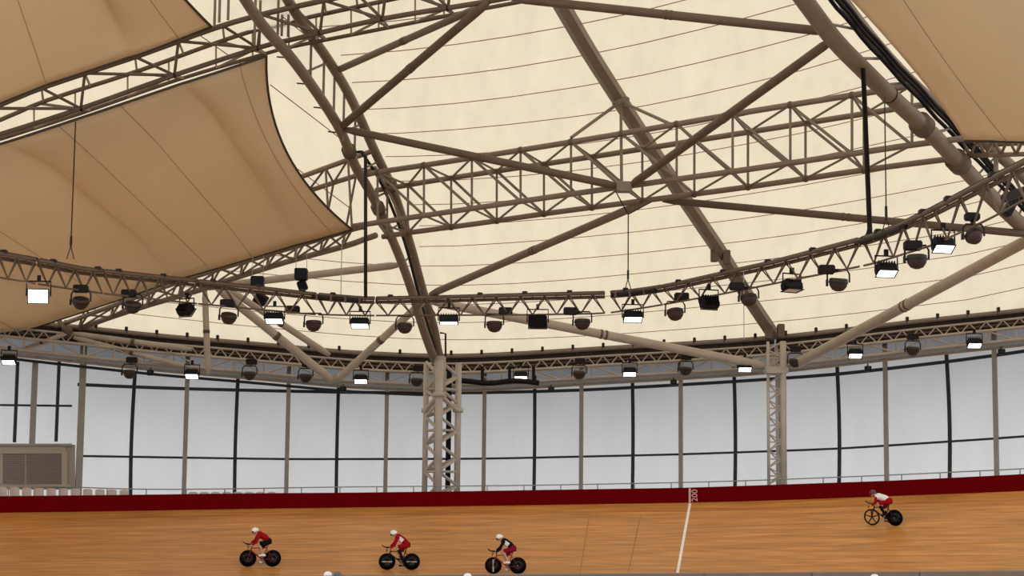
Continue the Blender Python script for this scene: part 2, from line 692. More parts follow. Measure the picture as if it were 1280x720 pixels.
hrail(97, 1490, yfa, RW - 0.02, 0.075, mullion)
hrail(97, 1490, yfb, RW - 0.05, 0.11, mullion)
hrail(-200, 97, lambda x: 507.5 + (x - 97) * 0.012, RW - 0.02, 0.07, mullion)
hrail(-200, 540, lambda x: smo(EDGE, x) + 50 - max(0, (100 - x) * .01), RW - 0.3, 0.09, mullion)

# concourse deck between the fence and the outer wall
vs, fs = [], []
dc = list(range(-400, 1681, 40))
for px in dc:
    a = cyl(px, smo(FTOP, px) + 10, RF + 0.3)
    b = V((a.x - CEN.x, a.y - CEN.y, 0)).normalized() * (RW + 0.6) + CEN
    b.z = a.z
    vs += [a, b]
for i in range(len(dc) - 1):
    fs.append((2 * i, 2 * i + 2, 2 * i + 3, 2 * i + 1))
deck = struct(mk('floor', vs, fs, concrete))

# banked track
tv, tf, tuv = [], [], []
tcols = list(range(-420, 1701, 12))
TR = 14
prev = None
su = 0.0


def tracktop(px):
    return cyl(px, smo(FBOT, px), RF)


def trackpt(px, t):
    a = tracktop(px)
    b = V((a.x - CEN.x, a.y - CEN.y, 0)).normalized() * RI + CEN
    b.z = 0.15
    q = a.lerp(b, t)
    q.z = a.z + (b.z - a.z) * (1 - (1 - t) ** 1.15)
    return q


for px in tcols:
    p0 = trackpt(px, 0.5)
    if prev is not None:
        su += (p0 - prev).length
    prev = p0
    L = (trackpt(px, 0) - trackpt(px, 1)).length
    for j in range(TR + 1):
        tv.append(trackpt(px, j / TR))
        tuv.append((su, j / TR * L))
for i in range(len(tcols) - 1):
    for j in range(TR):
        a = i * (TR + 1) + j
        tf.append((a, a + 1, a + TR + 2, a + TR + 1))
track = tag(mk('cycling_track', tv, tf, woodm, smooth=True, uvs=tuv),
            'banked varnished wooden cycling track curving below the dark red fence', 'track')
track['kind'] = 'structure'
TBVH = BVHTree.FromPolygons([tuple(v) for v in tv], tf)


def trackhit(px, py):
    h, nn, i, d = TBVH.ray_cast(CAM, ray(px, py))
    if nn is not None and nn.z < 0:
        nn = -nn
    return h, nn


# white line across the boards
lv, lf = [], []
K = 14
for i in range(K + 1):
    y = 629.5 + (724 - 629.5) * i / K
    x = 862.5 + (845.5 - 862.5) * i / K
    h, nn = trackhit(x, y)
    if h is None:
        continue
    h2, _ = trackhit(x + 3.2, y)
    s = (h2 - h).normalized() * 0.055
    lv += [h - s + nn * 0.012, h + s + nn * 0.012, h + s - nn * 0.01, h - s - nn * 0.01]
kk = len(lv) // 4
for i in range(kk - 1):
    for j in range(4):
        lf.append((i * 4 + j, i * 4 + 4 + j, i * 4 + 4 + (j + 1) % 4, i * 4 + (j + 1) % 4))
o = mk('marking_line', lv, lf, whitep, track)
o['label'] = 'white line crossing the boards'

# fine joints across the boards
for xa, xb in ((737, 724), (801, 784)):
    pts = []
    for i in range(12):
        y = 643 + (722 - 643) * i / 11
        h, nn = trackhit(xa + (xb - xa) * i / 11, y)
        if h is not None:
            pts.append(h + nn * 0.001)
    tube_obj('board_joint', pts, 0.018, mat('joint_%d' % xa, (0.36, 0.155, 0.045), 0.6), track, 4)

# dark red fence on the rim of the track
fcols = list(range(-420, 1701, 12))


def fpt(px, v, R):
    a = cyl(px, smo(FBOT, px), RF)
    b = cyl(px, smo(FTOP, px), RF)
    d = V((a.x - CEN.x, a.y - CEN.y, 0)).normalized()
    q = a + d * (R - RF)
    q.z = a.z + (b.z - a.z) * v
    return q


vs, fs = [], []
for px in fcols:
    vs += [fpt(px, -0.15, RF + 0.02), fpt(px, 1, RF + 0.02), fpt(px, 1, RF + 0.12), fpt(px, -0.15, RF + 0.12)]
for i in range(len(fcols) - 1):
    for j in range(4):
        fs.append((i * 4 + j, i * 4 + 4 + j, i * 4 + 4 + (j + 1) % 4, i * 4 + (j + 1) % 4))
ft = thing('track_fence', 'dark red board fence running along the top rim of the wooden track', 'fence', fpt(640, -0.15, RF))
mk('board', vs, fs, redboard, ft)
tube_obj('top_rail', [fpt(px, 1.02, RF + 0.07) for px in fcols], 0.035, mat('red_rail', (0.12, 0.002, 0.003), 0.7, spec=0.05), ft, 6)
# white stripe and the number 200 painted on the fence
vs, fs = [], []
for px in (860.9, 863.4):
    vs += [fpt(px, -0.05, RF + 0.012), fpt(px, 1.02, RF + 0.012), fpt(px, 1.02, RF + 0.03), fpt(px, -0.05, RF + 0.03)]
fs = [(0, 1, 5, 4), (1, 2, 6, 5), (3, 0, 4, 7), (2, 3, 7, 6), (0, 3, 2, 1), (4, 5, 6, 7)]
o = mk('stripe', vs, fs, pinkp, ft)
o['label'] = 'white stripe up the fence'
tcu = bpy.data.curves.new('number_lettering', 'FONT')
tcu.body = '200'
tcu.size = 0.36
tcu.extrude = 0.006
tcu.align_x = 'CENTER'
tcu.align_y = 'CENTER'
tcu.materials.append(pinkp)
tmp = bpy.data.objects.new('lettering_source', tcu)
COL.objects.link(tmp)
tme = bpy.data.meshes.new_from_object(tmp.evaluated_get(bpy.context.evaluated_depsgraph_get()))
bpy.data.objects.remove(tmp)
to = bpy.data.objects.new('number_lettering', tme)
COL.objects.link(to)
c = fpt(868.6, 0.5, RF + 0.005)
d = V((c.x - CEN.x, c.y - CEN.y, 0)).normalized()
zl = -d                         # out of the board, towards the infield
xl = V((0, 0, 1))               # text runs upwards
yl = zl.cross(xl)
to.parent = ft
mtx = Matrix((xl, yl, zl)).transposed().to_4x4()
mtx.translation = c - BASE[ft.name]
to.matrix_local = mtx
to['label'] = 'white number 200 turned on its side'

# handrail behind the fence
RAILY = [(-60, 604), (0, 605), (90, 609), (180, 612), (300, 611), (400, 609), (520, 608), (640, 607), (760, 605), (880, 602.5), (960, 600), (1110, 594), (1280, 586), (1400, 578)]
hr = thing('handrail', 'thin grey steel handrail on posts behind the dark red fence', 'railing', cyl(640, 615, RF + 1.2))
tube_obj('rail', [cyl(x, smo(RAILY, x), RF + 1.2) for x in range(-40, 1560, 15)], 0.024, railm, hr, 6)
for px in [11, 43, 75, 134, 183, 233, 281, 330, 377, 425, 471, 517, 563, 609, 655, 701, 747, 793, 839, 886, 932, 980, 1029, 1077, 1127, 1175, 1225, 1275, 1326, 1378, 1431, 1485, 1540]:
    a = cyl(px, smo(RAILY, px), RF + 1.2)
    tube_obj('post', [V((a.x, a.y, a.z)), V((a.x, a.y, a.z - 0.62))], 0.026, railm, hr, 6)

# louvred service door at the far left
dz = thing('door_1', 'beige framed service door with a brown roller shutter at the far end of the wall', 'door', wallpt(20, 640))
dz['kind'] = 'structure'
dz['label'] = 'beige framed service door with brown roller shutter left of the white wall panels'
RD = RW - 0.35


def slab(px0, px1, y0, y1, R, th):
    """box-like panel following the wall between two columns and two rows"""
    vs = []
    for px in (px0, px1):
        for y in (y0, y1):
            for rr in (R, R + th):
                vs.append(cyl(px, y, R) + V((cyl(px, y, R).x - CEN.x, cyl(px, y, R).y - CEN.y, 0)).normalized() * (rr - R))
    return vs, [(0, 1, 3, 2), (4, 6, 7, 5), (0, 4, 5, 1), (2, 3, 7, 6), (0, 2, 6, 4), (1, 5, 7, 3)]


m1 = MB()
for q in ((-60, 94, 612, 556), ):
    m1.add(*slab(*q, RD + 0.12, 0.3))
m1.build('wall_panel', beigep, dz)
m1 = MB()
m1.add(*slab(-30, 82, 567, 558, RD, 0.14))
m1.add(*slab(77, 84, 608, 565, RD, 0.14))
m1.add(*slab(-1, 3.5, 608, 565, RD, 0.14))
m1.add(*slab(-30, 88, 609, 605.5, RD - 0.05, 0.18))
m1.build('frame', mat('beige_frame', (0.36, 0.30, 0.22), 0.6), dz)
m1 = MB()
for i in range(14):
    y0 = 605.5 - i * 2.75
    m1.add(*slab(3.5, 77, y0, y0 - 2.2, RD + 0.03, 0.08))
m1.build('shutter', mat('shutter_slats', (0.16, 0.125, 0.095), 0.55), dz)
m1 = MB(); m1.add(*slab(31, 33, 605.5, 567, RD + 0.005, 0.05)); m1.build('guide_rail', beigep, dz)
m1 = MB(); m1.add(*slab(-30, 90, 557.5, 554.5, RD - 0.1, 0.4)); m1.build('lintel', wallsteel, dz)

# ================================================================== TRUSSES
def members(parent, pairs, r, m, name='web_brace', n=6):
    for a, b in pairs:
        tube_obj(name, [a, b], r, m, parent, n)


def node(parent, p, r, m, name='joint'):
    MB().ball(p, r, 8, 6).build(name, m, parent, True)


def centre(*ls):
    q = [p for l in ls for p in l]
    return sum(q, V((0, 0, 0))) / len(q)


# --- box truss across the hall (D)
def dn(px):
    return 79.5 - (px - 440) * 0.016


def chord(kn, off):
    return curve3([P(x, y, dn(x) + off) for x, y in kn], 3)


T1 = chord([(455, 219), (480, 214), (560, 202), (760, 170), (940, 139), (1110, 112), (1150, 105)], 0)
T2 = chord([(470, 238), (500, 233), (560, 223), (760, 193), (930, 166), (1120, 136), (1165, 129)], 3.0)
B1 = chord([(440, 283), (560, 265), (760, 236), (940, 211), (1120, 184), (1205, 173)], 0)
B2 = chord([(478, 296), (510, 291), (600, 279), (682, 267), (811, 250), (940, 233), (1091, 211), (1200, 197)], 3.0)
dt = thing('box_truss', 'long beige four-chord box truss spanning between the two arch trusses', 'truss', centre(T1, B1))
for nm, pl in (('upper_chord', T1), ('upper_chord', T2), ('lower_chord', B1), ('lower_chord', B2)):
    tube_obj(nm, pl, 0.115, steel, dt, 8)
N1 = [472, 530, 590, 651, 714, 777, 846, 916, 988, 1065, 1140]
N2 = [484, 510, 564, 621, 680, 740, 803, 868, 935, 1007, 1080]
a1 = [at_px(T1, x) for x in N1]
b1 = [at_px(B1, x) for x in N1]
a2 = [at_px(T2, x) for x in N2]
b2 = [at_px(B2, x) for x in N2]
nb = len(N1)
members(dt, [(a1[i], b1[i]) for i in range(nb)], 0.055, steel, 'post')
members(dt, [(a2[i], b2[i]) for i in range(nb)], 0.055, steel, 'post')
members(dt, [(a1[i], b1[i + 1]) for i in range(nb - 1)], 0.06, steel, 'diagonal')
members(dt, [(a2[i], b2[i + 1]) for i in range(nb - 1)], 0.06, steel, 'diagonal')
members(dt, [(a1[i], a2[i]) for i in range(nb)] + [(b1[i], b2[i]) for i in range(nb)], 0.05, steel, 'cross_strut')
members(dt, [(a1[i], a2[i + 1]) for i in range(nb - 1)] + [(b1[i], b2[i + 1]) for i in range(nb - 1)], 0.05, steel, 'cross_strut')
for p in a1 + b2:
    node(dt, p, 0.15, steel2)
# gusset plate where the braces meet
gp = P(780, 234, dn(780) - 0.1)
MB().bbox(gp, (0.62, 0.5, 0.42), 0.08).build('gusset', steel, dt)

# --- left continuation of that truss down to the wall (F)
def fdep(px):
    return lin([(80, 91.5), (440, 80.5), (470, 79.5)], px)


Fu = curve3([P(x, y, fdep(x)) for x, y in ((455, 284), (440, 287), (350, 314), (240, 347), (150, 379), (70, 408))], 3)
Fl = curve3([P(x, y, fdep(x) + 1.6) for x, y in ((470, 294), (456, 299), (430, 308), (356, 328), (289, 349), (248, 363), (161, 389), (84, 416))], 3)
def under(x, y, d):
    h = roofhit(x, y, 1.2)
    return P(x, y, min(d, h.y) if h is not None else d)


Ft = curve3([under(x, y, fdep(x) + 0.6) for x, y in ((470, 187), (440, 198), (385, 218), (300, 250), (190, 300), (90, 360))], 3)
Fs = curve3([under(x, y, fdep(x) + 2.6) for x, y in ((470, 210), (450, 218), (400, 234), (310, 266), (200, 318), (90, 372))], 3)
fu = thing('sloping_truss', 'beige truss falling from the left arch to the wall under the tan sail', 'truss', centre(Fu, Fl))
for nm, pl, rr in (('lower_chord', Fu, 0.11), ('lower_chord', Fl, 0.13), ('upper_chord', Ft, 0.11), ('upper_chord', Fs, 0.11)):
    tube_obj(nm, pl, rr, steel, fu, 8)
xs = [440, 412, 380, 345, 312, 275, 235, 195, 150, 110]
pu = [at_px(Fu, x) for x in xs]
pl_ = [at_px(Fl, x - 12) for x in xs]
ptp = [at_px(Ft, x - 5) for x in xs]
ps = [at_px(Fs, x + 5) for x in xs]
members(fu, [(pu[i], pl_[i]) for i in range(len(xs))] + [(pu[i], pl_[i + 1]) for i in range(len(xs) - 1)] + [(pl_[i], pu[i + 1]) for i in range(len(xs) - 1)], 0.055, steel, 'cross_strut')
members(fu, [(pu[i], ptp[i]) for i in range(len(xs))], 0.055, steel, 'post')
members(fu, [(pl_[i], ps[i]) for i in range(len(xs))], 0.055, steel, 'post')
members(fu, [(ptp[i], ps[i]) for i in range(len(xs))] + [(ptp[i], ps[i + 1]) for i in range(len(xs) - 1)], 0.05, steel, 'cross_strut')
node(fu, P(84, 416, 91.6), 0.30, steel2, 'end_joint')
tube_obj('stub', [P(84, 416, 91.4), P(72, 398, 91)], 0.12, steel, fu)

# --- upper left truss (E)
def edep(px):
    return lin([(-200, 65), (0, 69), (90, 70), (330, 71), (620, 66), (800, 63)], px)


E1 = curve3([P(x, y, edep(x) - 0.6) for x, y in ((-120, 180), (0, 131), (60, 107), (175, 69), (269, 35), (336, 16), (421, -3), (560, -34))], 3)
E2 = curve3([P(x, y, edep(x)) for x, y in ((-120, 205), (0, 168), (100, 136), (218, 94), (322, 60), (367, 49), (478, 23.5), (609, 2), (740, -22))], 3)
E3 = curve3([P(x, y, edep(x) + 2.4) for x, y in ((-120, 212), (0, 174), (100, 142), (218, 101), (322, 70), (367, 58), (478, 36), (609, 10), (740, -14))], 3)
E4 = curve3([P(x, y, edep(x) + 2.0) for x, y in ((-120, 196), (0, 150), (60, 125), (175, 88), (269, 54), (336, 33), (421, 14), (560, -16))], 3)
et = thing('upper_truss', 'brown truss between the two tan sails, passing over the arch to the top of the frame', 'truss', centre(E1, E2))
et['label'] = 'brown box truss between the two tan sails, running on past the arch truss'
for nm, pl, rr in (('upper_chord', E1, 0.11), ('lower_chord', E2, 0.10), ('lower_chord', E3, 0.08), ('upper_chord', E4, 0.09)):
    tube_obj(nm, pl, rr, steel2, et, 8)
bn = [-135, -16, 101, 218, 322, 400, 478, 560]
for i in range(1, len(bn)):
    b0, g_ = bn[i], bn[i] - bn[i - 1]
    nb_ = at_px(E2, b0)
    members(et, [(at_px(E1, b0 + 5), nb_), (at_px(E1, b0 - g_ + 5), nb_), (at_px(E1, b0 - 0.42 * g_), nb_)], 0.06, steel2, 'diagonal')
    members(et, [(at_px(E4, b0 - 0.06 * g_), at_px(E3, b0 - 0.06 * g_)), (at_px(E4, b0 - 0.5 * g_), at_px(E3, b0 - 0.5 * g_))], 0.04, litsand, 'post')
    members(et, [(at_px(E4, b0 - 0.45 * g_), at_px(E3, b0 + 0.10 * g_)), (at_px(E3, b0 - 0.5 * g_), nb_)], 0.055, steel, 'cross_strut')
    members(et, [(at_px(E4, b0 + 0.1 * g_), at_px(E1, b0 + 5)), (at_px(E3, b0 + 0.1 * g_), nb_), (at_px(E4, b0 - 0.4 * g_), at_px(E1, b0 - 0.42 * g_))], 0.045, steel, 'cross_strut')
    node(et, nb_, 0.115, steeld)
# --- left arch truss (A): two main tubes, rungs, conduit
A1 = curve3(wpts([(292, -24, 65.5), (327, 30, 68.5), (370.5, 80.6, 71.3), (421, 154.5, 75.5), (444, 207, 78.3), (468, 250, 81), (498, 317.5, 84.2), (515, 364.6, 86.5), (528, 408, 88.8), (540, 442, 90.5), (545, 452, 91)]), 4)
A2 = curve3(wpts([(338, -38, 68), (372, 20, 71), (414, 80.6, 74.3), (441, 127.6, 76.7), (468, 188, 79.8), (491, 237, 82.5), (511.6, 301, 85.4), (528, 361, 88), (542, 408, 90), (547, 435, 91), (551, 452, 91.7)]), 4)
A3 = curve3(wpts([(318, -60, 66.3), (352, 2, 69.3), (392, 72, 72.8), (430, 138, 76), (461, 208, 79.3), (484, 262, 82), (508, 325, 85), (526, 385, 88), (545, 440, 91)]), 4)
at = thing('arch_truss', 'tall beige arch truss of two curved tubes rising from the lattice tower beside the sail', 'truss', A1[-1])
tube_obj('arch_tube', A1, 0.205, steel, at, 14)
tube_obj('arch_tube', A2, 0.20, steel, at, 14)
for t in (0.24, 0.40, 0.5, 0.58, 0.66, 0.74, 0.82, 0.9):
    members(at, [(along(A1, t), along(A2, t))], 0.05, steel, 'rung')
o = tube_obj('conduit', curve3(wpts([(452, 190, 79.5), (478, 232, 81.6), (505, 300, 84.6), (524, 370, 87.5), (543, 436, 90.8)]), 4), 0.07, steeld, at, 8)
o['label'] = 'black conduit between the arch tubes'
for t in (0.44, 0.60):
    p = along(A1, t)
    q = along(A1, t + 0.012)
    MB().tube([p, q], 0.30, 14).build('collar', steel2, at, True)
p = along(A2, 0.56); q = along(A2, 0.575)
MB().tube([p, q], 0.29, 14).build('collar', steel2, at, True)
for t in (0.20, 0.27, 0.335, 0.40):
    p = along(A1, t)
    members(at, [(p, p + V((-0.55, 0, 0.05)))], 0.03, steeld, 'peg')
for px, y0, y1, dd in ((268, -30, 33, 69), (274, -30, 28, 70), (285, -30, 25, 70), (318, -30, 56, 70), (324, -30, 60, 71), (347, -30, 45, 71), (352, -30, 45, 72),
                       (360, -30, 46, 72), (388, 45, 99, 72.5), (404, 68, 128, 74), (417, 92, 150, 75), (429, 118, 176, 76), (443, 148, 204, 78)):
    b = P(px, y1, dd)
    members(at, [(b, V((b.x, b.y, P(px, y0, dd).z)))], 0.055, steel, 'hanger')
# --- rib beam on the membrane (B)
bk = [(625, -120), (660, -66), (704, 10), (737, 66), (770, 118), (800, 165), (843, 230), (880, 285), (905, 322), (935, 371), (967, 419)]
Bp = [roofhit(x, y, 0.45) for x, y in bk]
rib = thing('rib_beam', 'straight brown box-section rib lying under the cream roof down to the narrow lattice tower', 'beam', Bp[-1])
rib['kind'] = 'thing'
tube_obj('beam', curve3(Bp, 3), 0.33, steel, rib, 6)
for x, y in ((893, 318), (908, 322), (961, 415), (976, 414)):
    MB().bbox(roofhit(x, y, 1.0), (0.35, 0.4, 0.7), 0.05).build('bracket', steel2, rib)
apx = roofhit(776, 127, 0.9)
members(rib, [(apx, P(714, 172, dn(714))), (apx, P(840, 156, dn(840))), (apx, P(777, 232, dn(777)))], 0.07, steel, 'hanger')
MB().bbox(apx, (0.7, 0.4, 0.35), 0.06).build('hanger_plate', steel, rib)

# --- right arch truss (C)
C1 = curve3(wpts([(955, -68, 58), (1005, 0, 60.3), (1043, 50, 61.6), (1080, 88, 63), (1115, 122, 64.8), (1165, 168, 67), (1200, 205, 69.2), (1240, 247, 71.8), (1280, 285, 74), (1330, 333, 77), (1400, 398, 81)]), 4)
C2 = curve3(wpts([(1030, -40, 61), (1060, 10, 62.6), (1110, 72, 64.8), (1160, 122, 67), (1213, 162, 69), (1250, 195, 71.5), (1280, 222, 73.5), (1330, 270, 76.5), (1400, 335, 80.5)]), 4)
ct = thing('arch_truss', 'thick brown arch truss with black cables crossing the top right corner beside the small sail', 'truss', C1[-1])
tube_obj('arch_tube', C1, 0.30, steel, ct, 16)
tube_obj('arch_tube', C2, 0.22, steel, ct, 12)
for i in range(2, 14):
    t = i / 15
    members(ct, [(along(C1, t), along(C2, t))], 0.05, steel, 'rung')
cb = curve3(wpts([(1022, -20, 60.9), (1055, 20, 62), (1100, 72, 63.8), (1150, 125, 66), (1190, 168, 68.2), (1235, 215, 71), (1285, 268, 74), (1400, 385, 80.8)]), 4)
for j, off in enumerate(((0, 0, 0), (0.14, 0, 0.10), (0.30, 0.1, 0.16))):
    o = tube_obj('cable', [p + V(off) + V((0, 0, 0.03 * math.sin(i * 1.7 + j))) for i, p in enumerate(cb)], 0.075, black, ct, 6)
for t in (1149, 1194):
    p = at_px(C1, t); q = at_px(C1, t + 7)
    MB().tube([p, q], 0.42, 16).build('collar', steel2, ct, True)
p = at_px(C1, 1111); q = at_px(C1, 1112)
MB().tube([p, q], 0.315, 16).build('weld_ring', steeld, ct, True)

# --- short truss past the right arch
dr = thing('side_truss', 'short beige truss piece running off to the right edge below the small tan sail', 'truss', P(1240, 190, 68.5))
ra = wpts([(1203, 176, 68.6), (1300, 172, 66.5)])
rb = wpts([(1203, 195, 69.2), (1300, 192, 67.5)])
rc = wpts([(1215, 182, 71), (1300, 178, 69)])
for q in (ra, rb, rc):
    tube_obj('chord', q, 0.09, steel, dr)
for i in range(5):
    members(dr, [(along(ra, i / 5), along(rb, (i + .5) / 5)), (along(rb, (i + .5) / 5), along(ra, (i + 1) / 5)), (along(rb, (i + .5) / 5), along(rc, (i + .5) / 5))], 0.05, steel)
members(dr, [(P(1245, 195, 68.5), P(1245, 222, 68.5))], 0.09, steel, 'post')

# --- single brace tubes
BR = [((425, 160, 75.8), (610, 3, 66), 0.16, 'brown brace tube rising from the left arch to the upper truss, front of two', 'steel2'),
      ((417, 90, 75), (599, 9, 67.5), 0.14, 'slimmer beige brace tube behind the one from the left arch to the upper truss', 'mid'),
      ((428, 161, 75.8), (774, 233, 74), 0.155, 'long brown brace tube falling from the left arch to the box truss gusset', 'steel2'),
      ((788, 232, 74), (1040, 50, 61.6), 0.16, 'brown brace tube rising from the box truss gusset to the right arch', 'steel2'),
      ((640, -2, 65.7), (1038, 40, 61.6), 0.155, 'brown brace tube across the top from the upper truss to the right arch', 'steel2'),
      ((538, 368, 87.5), (808, 252, 76.6), 0.17, 'beige brace tube from the left arch up to the bottom of the box truss', 'mid'),
      ((828, 250, 76.6), (1290, 293, 73.5), 0.15, 'brown brace tube from the bottom of the box truss to the right edge', 'steel2'),
      ((540, 377, 87.8), (955, 457, 91.3), 0.21, 'thick beige brace tube from the left arch down to the narrow lattice tower', 'steel'),
      ((990, 458, 91.3), (1300, 292, 74.5), 0.24, 'thick beige brace tube rising from the narrow lattice tower to the right edge', 'steel'),
      ((270, 359, 88), (418, 478, 90.8), 0.20, 'beige brace tube from the sloping truss to the V joint on the catwalk', 'steel'),
      ((288, 363, 90), (412, 444, 92), 0.16, 'slimmer beige brace tube from the sloping truss to the roof edge', 'steel'),
      ((418, 478, 90.8), (534, 372, 87.5), 0.18, 'beige brace tube rising from the V joint on the catwalk to the left arch', 'steel'),
      ((250, 360, 88.5), (500, 331, 86), 0.17, 'level beige brace tube between the sloping truss and the left arch behind two black loudspeakers', 'steel'),
      ((256, 360, 88.3), (260, 468, 88.3), 0.145, 'upright beige tube hanging from the sloping truss to the catwalk', 'steel'),
      ((90, 417, 91.6), (240, 437, 91.6), 0.14, 'upper beige tube from the end joint of the sloping truss along the catwalk', 'steel'),
      ((92, 422, 91.4), (235, 459, 91.4), 0.13, 'lower beige tube slanting from the end joint of the sloping truss', 'steel'),
      ((84, 417, 91.4), (20, 440, 91), 0.12, 'beige tube from the end joint of the sloping truss to the left edge', 'steel')]
for a, b, r, lab, m in BR:
    pa, pb = P(*a), P(*b)
    t = thing('brace_tube', lab, 'brace', pb if pb.z < pa.z else pa, 'brace tubes between the trusses')
    d = (pb - pa).normalized()
    L = (pb - pa).length
    MB().tube([pa, pa + d * 0.5, pb - d * 0.5, pb], [r * 0.6, r, r, r * 0.6], 12).build('tube', {'steel': litsand, 'mid': steel, 'steel2': steel2}[m], t, True)
    for f in (0.5, 0.515):
        q = pa + d * (L * f)
        MB().tube([q - d * 0.05, q + d * 0.05], r * 1.10, 12).build('flange', steel2, t, True)

# --- black conduits dropping to the lighting truss
o = thing('drop_conduit', 'black pipe dropping from the left arch to the lighting truss', 'pipe', P(457, 372, 76.5))
tube_obj('pipe', [P(457, 195, 76.5), P(457, 372, 76.5)], 0.075, steeld, o)
tube_obj('elbow', curve3([P(457, 196, 76.5), P(453, 190, 77), P(447, 190, 77.6)], 4), 0.06, steeld, o)
o = thing('drop_conduit', 'black pipe dropping from the right arch to the lighting truss', 'pipe', P(1088, 300, 61.4))
tube_obj('pipe', [P(1079, 86, 62.4), P(1087, 282, 61.6), P(1088, 300, 61.4)], 0.085, black, o)
tube_obj('elbow', curve3([P(1087, 283, 61.6), P(1083, 295, 61.8), P(1070, 301, 62.3)], 4), 0.06, black, o)
o = thing('conduit_hook', 'thin black bent pipe standing on the catwalk beside the left arch foot', 'pipe', P(557, 446, 91.2))
tube_obj('pipe', [P(557, 446, 91.2), P(557, 417, 91.2), P(550, 416, 91.2)], 0.05, steeld, o)

# ================================================================== LATTICE TOWERS
def vert(px, py, d, ztop):
    b = P(px, py, d)
    return b, V((b.x, b.y, ztop))


zb = P(550, 622, 91).z
tw = thing('lattice_tower', 'wide beige three-legged lattice tower carrying the left arch', 'tower', V((P(550, 622, 91).x, 91, zb)))
ztop = P(550, 452, 91).z
legs = []
for px, d, r, yt in ((530.5, 91.6, 0.135, 452), (547, 90.3, 0.19, 452), (571, 91.8, 0.155, 452)):
    b, t = vert(px, 624, d, ztop)
    legs.append((b, t))
    tube_obj('leg', [b, t], r, towersteel, tw, 12)
    zc = P(px, 493 if px == 547 else 513, d).z
    MB().tube([V((b.x, b.y, zc - .10)), V((b.x, b.y, zc + .10))], r * 1.6, 12).build('collar', towersteel, tw, True)
b, t = vert(559.5, 624, 92.6, ztop)
o = MB().box((b + t) / 2, (0.24, 0.3, (t - b).z)).build('cable_tray', black, tw)
NB = 10
for pair in ((0, 1), (1, 2), (0, 2)):
    (p0, p1), (q0, q1) = legs[pair[0]], legs[pair[1]]
    for i in range(NB):
        a, c = i / NB, (i + 1) / NB
        if pair == (0, 2) and i % 2:
            continue
        if i % 2 == 0:
            members(tw, [(p0.lerp(p1, a), q0.lerp(q1, c))], 0.085, towersteel, 'lattice_brace')
        else:
            members(tw, [(q0.lerp(q1, a), p0.lerp(p1, c))], 0.085, towersteel, 'lattice_brace')
    for i in (2, 5, 8):
        members(tw, [(p0.lerp(p1, i / NB), q0.lerp(q1, i / NB))], 0.055, towersteel, 'strut')
zc = P(547, 493, 90.3).z
members(tw, [(V((legs[1][0].x, legs[1][0].y, zc)), V((legs[0][0].x, legs[0][0].y, zc - .7))), (V((legs[1][0].x, legs[1][0].y, zc)), V((legs[2][0].x, legs[2][0].y, zc - .7)))], 0.13, towersteel, 'shoulder')
tube_obj('socket', [V((legs[1][0].x, legs[1][0].y + .2, zc)), V((legs[1][0].x, legs[1][0].y + .4, ztop + .2))], 0.29, litsand, tw, 14)

zb2 = P(970, 612, 92.4).z
tw2 = thing('lattice_tower', 'narrow beige lattice tower below the end of the roof rib', 'tower', V((P(970, 612, 92.4).x, 92.4, zb2)))
zt2 = P(970, 428, 92.4).z
lg = []
for px, d, r in ((961, 92, 0.075), (980, 91.8, 0.15), (972, 93.4, 0.07)):
    b, t = vert(px, 616, d, zt2)
    lg.append((b, t))
    tube_obj('leg', [b, t], r, towersteel, tw2, 10)
NB = 18
for i in range(NB):
    for (u, w) in ((0, 1), (0, 2)):
        (p0, p1), (q0, q1) = lg[u], lg[w]
        a, c = i / NB, (i + 1) / NB
        pr = [(p0.lerp(p1, a), q0.lerp(q1, c))] if i % 2 else [(q0.lerp(q1, a), p0.lerp(p1, c))]
        members(tw2, pr, 0.035, towersteel, 'lattice_brace')
        if u == 0 and w == 1 and i % 2 == 0:
            members(tw2, [(p0.lerp(p1, a), q0.lerp(q1, a))], 0.035, towersteel, 'rung')
MB().bbox(P(970, 463, 92), (1.15, 0.7, 0.35), 0.08).build('cap_plate', towersteel, tw2)

# ================================================================== ROOF EDGE BEAM, WALL LATTICE, CATWALK
def edge_beam(x0, x1, lab):
    t = thing('edge_beam', lab, 'beam', cyl((x0 + x1) / 2, smo(EDGE, (x0 + x1) / 2) + 10, RW - 0.8), 'roof edge beams')
    t['kind'] = 'thing'
    vs, fs = [], []
    xs = [x0 + (x1 - x0) * i / 24 for i in range(25)]
    for x in xs:
        for R, dy in ((RW - 0.9, -1.5), (RW - 0.1, -2.0), (RW - 0.1, 24), (RW - 0.9, 24)):
            vs.append(cyl(x, smo(EDGE, x) + dy, R))
    for i in range(len(xs) - 1):
        for j in range(4):
            fs.append((i * 4 + j, i * 4 + 4 + j, i * 4 + 4 + (j + 1) % 4, i * 4 + (j + 1) % 4))
    mk('girder', vs, fs, mat('girder_%d' % len(MATS), (0.04, 0.03, 0.023), 0.7, noise=0.3, spec=0.1), t)
    tube_obj('edge_pipe', [cyl(x, smo(EDGE, x) + 1.5, RW - 1.0) for x in xs], 0.11, steel, t, 8)
    x = x0 + 12
    while x < x1:
        MB().bbox(cyl(x, smo(EDGE, x) - 1.5, RW - 1.0), (0.14, 0.2, 0.36), 0.03).build('clamp', steeld, t)
        x += 38
    return t


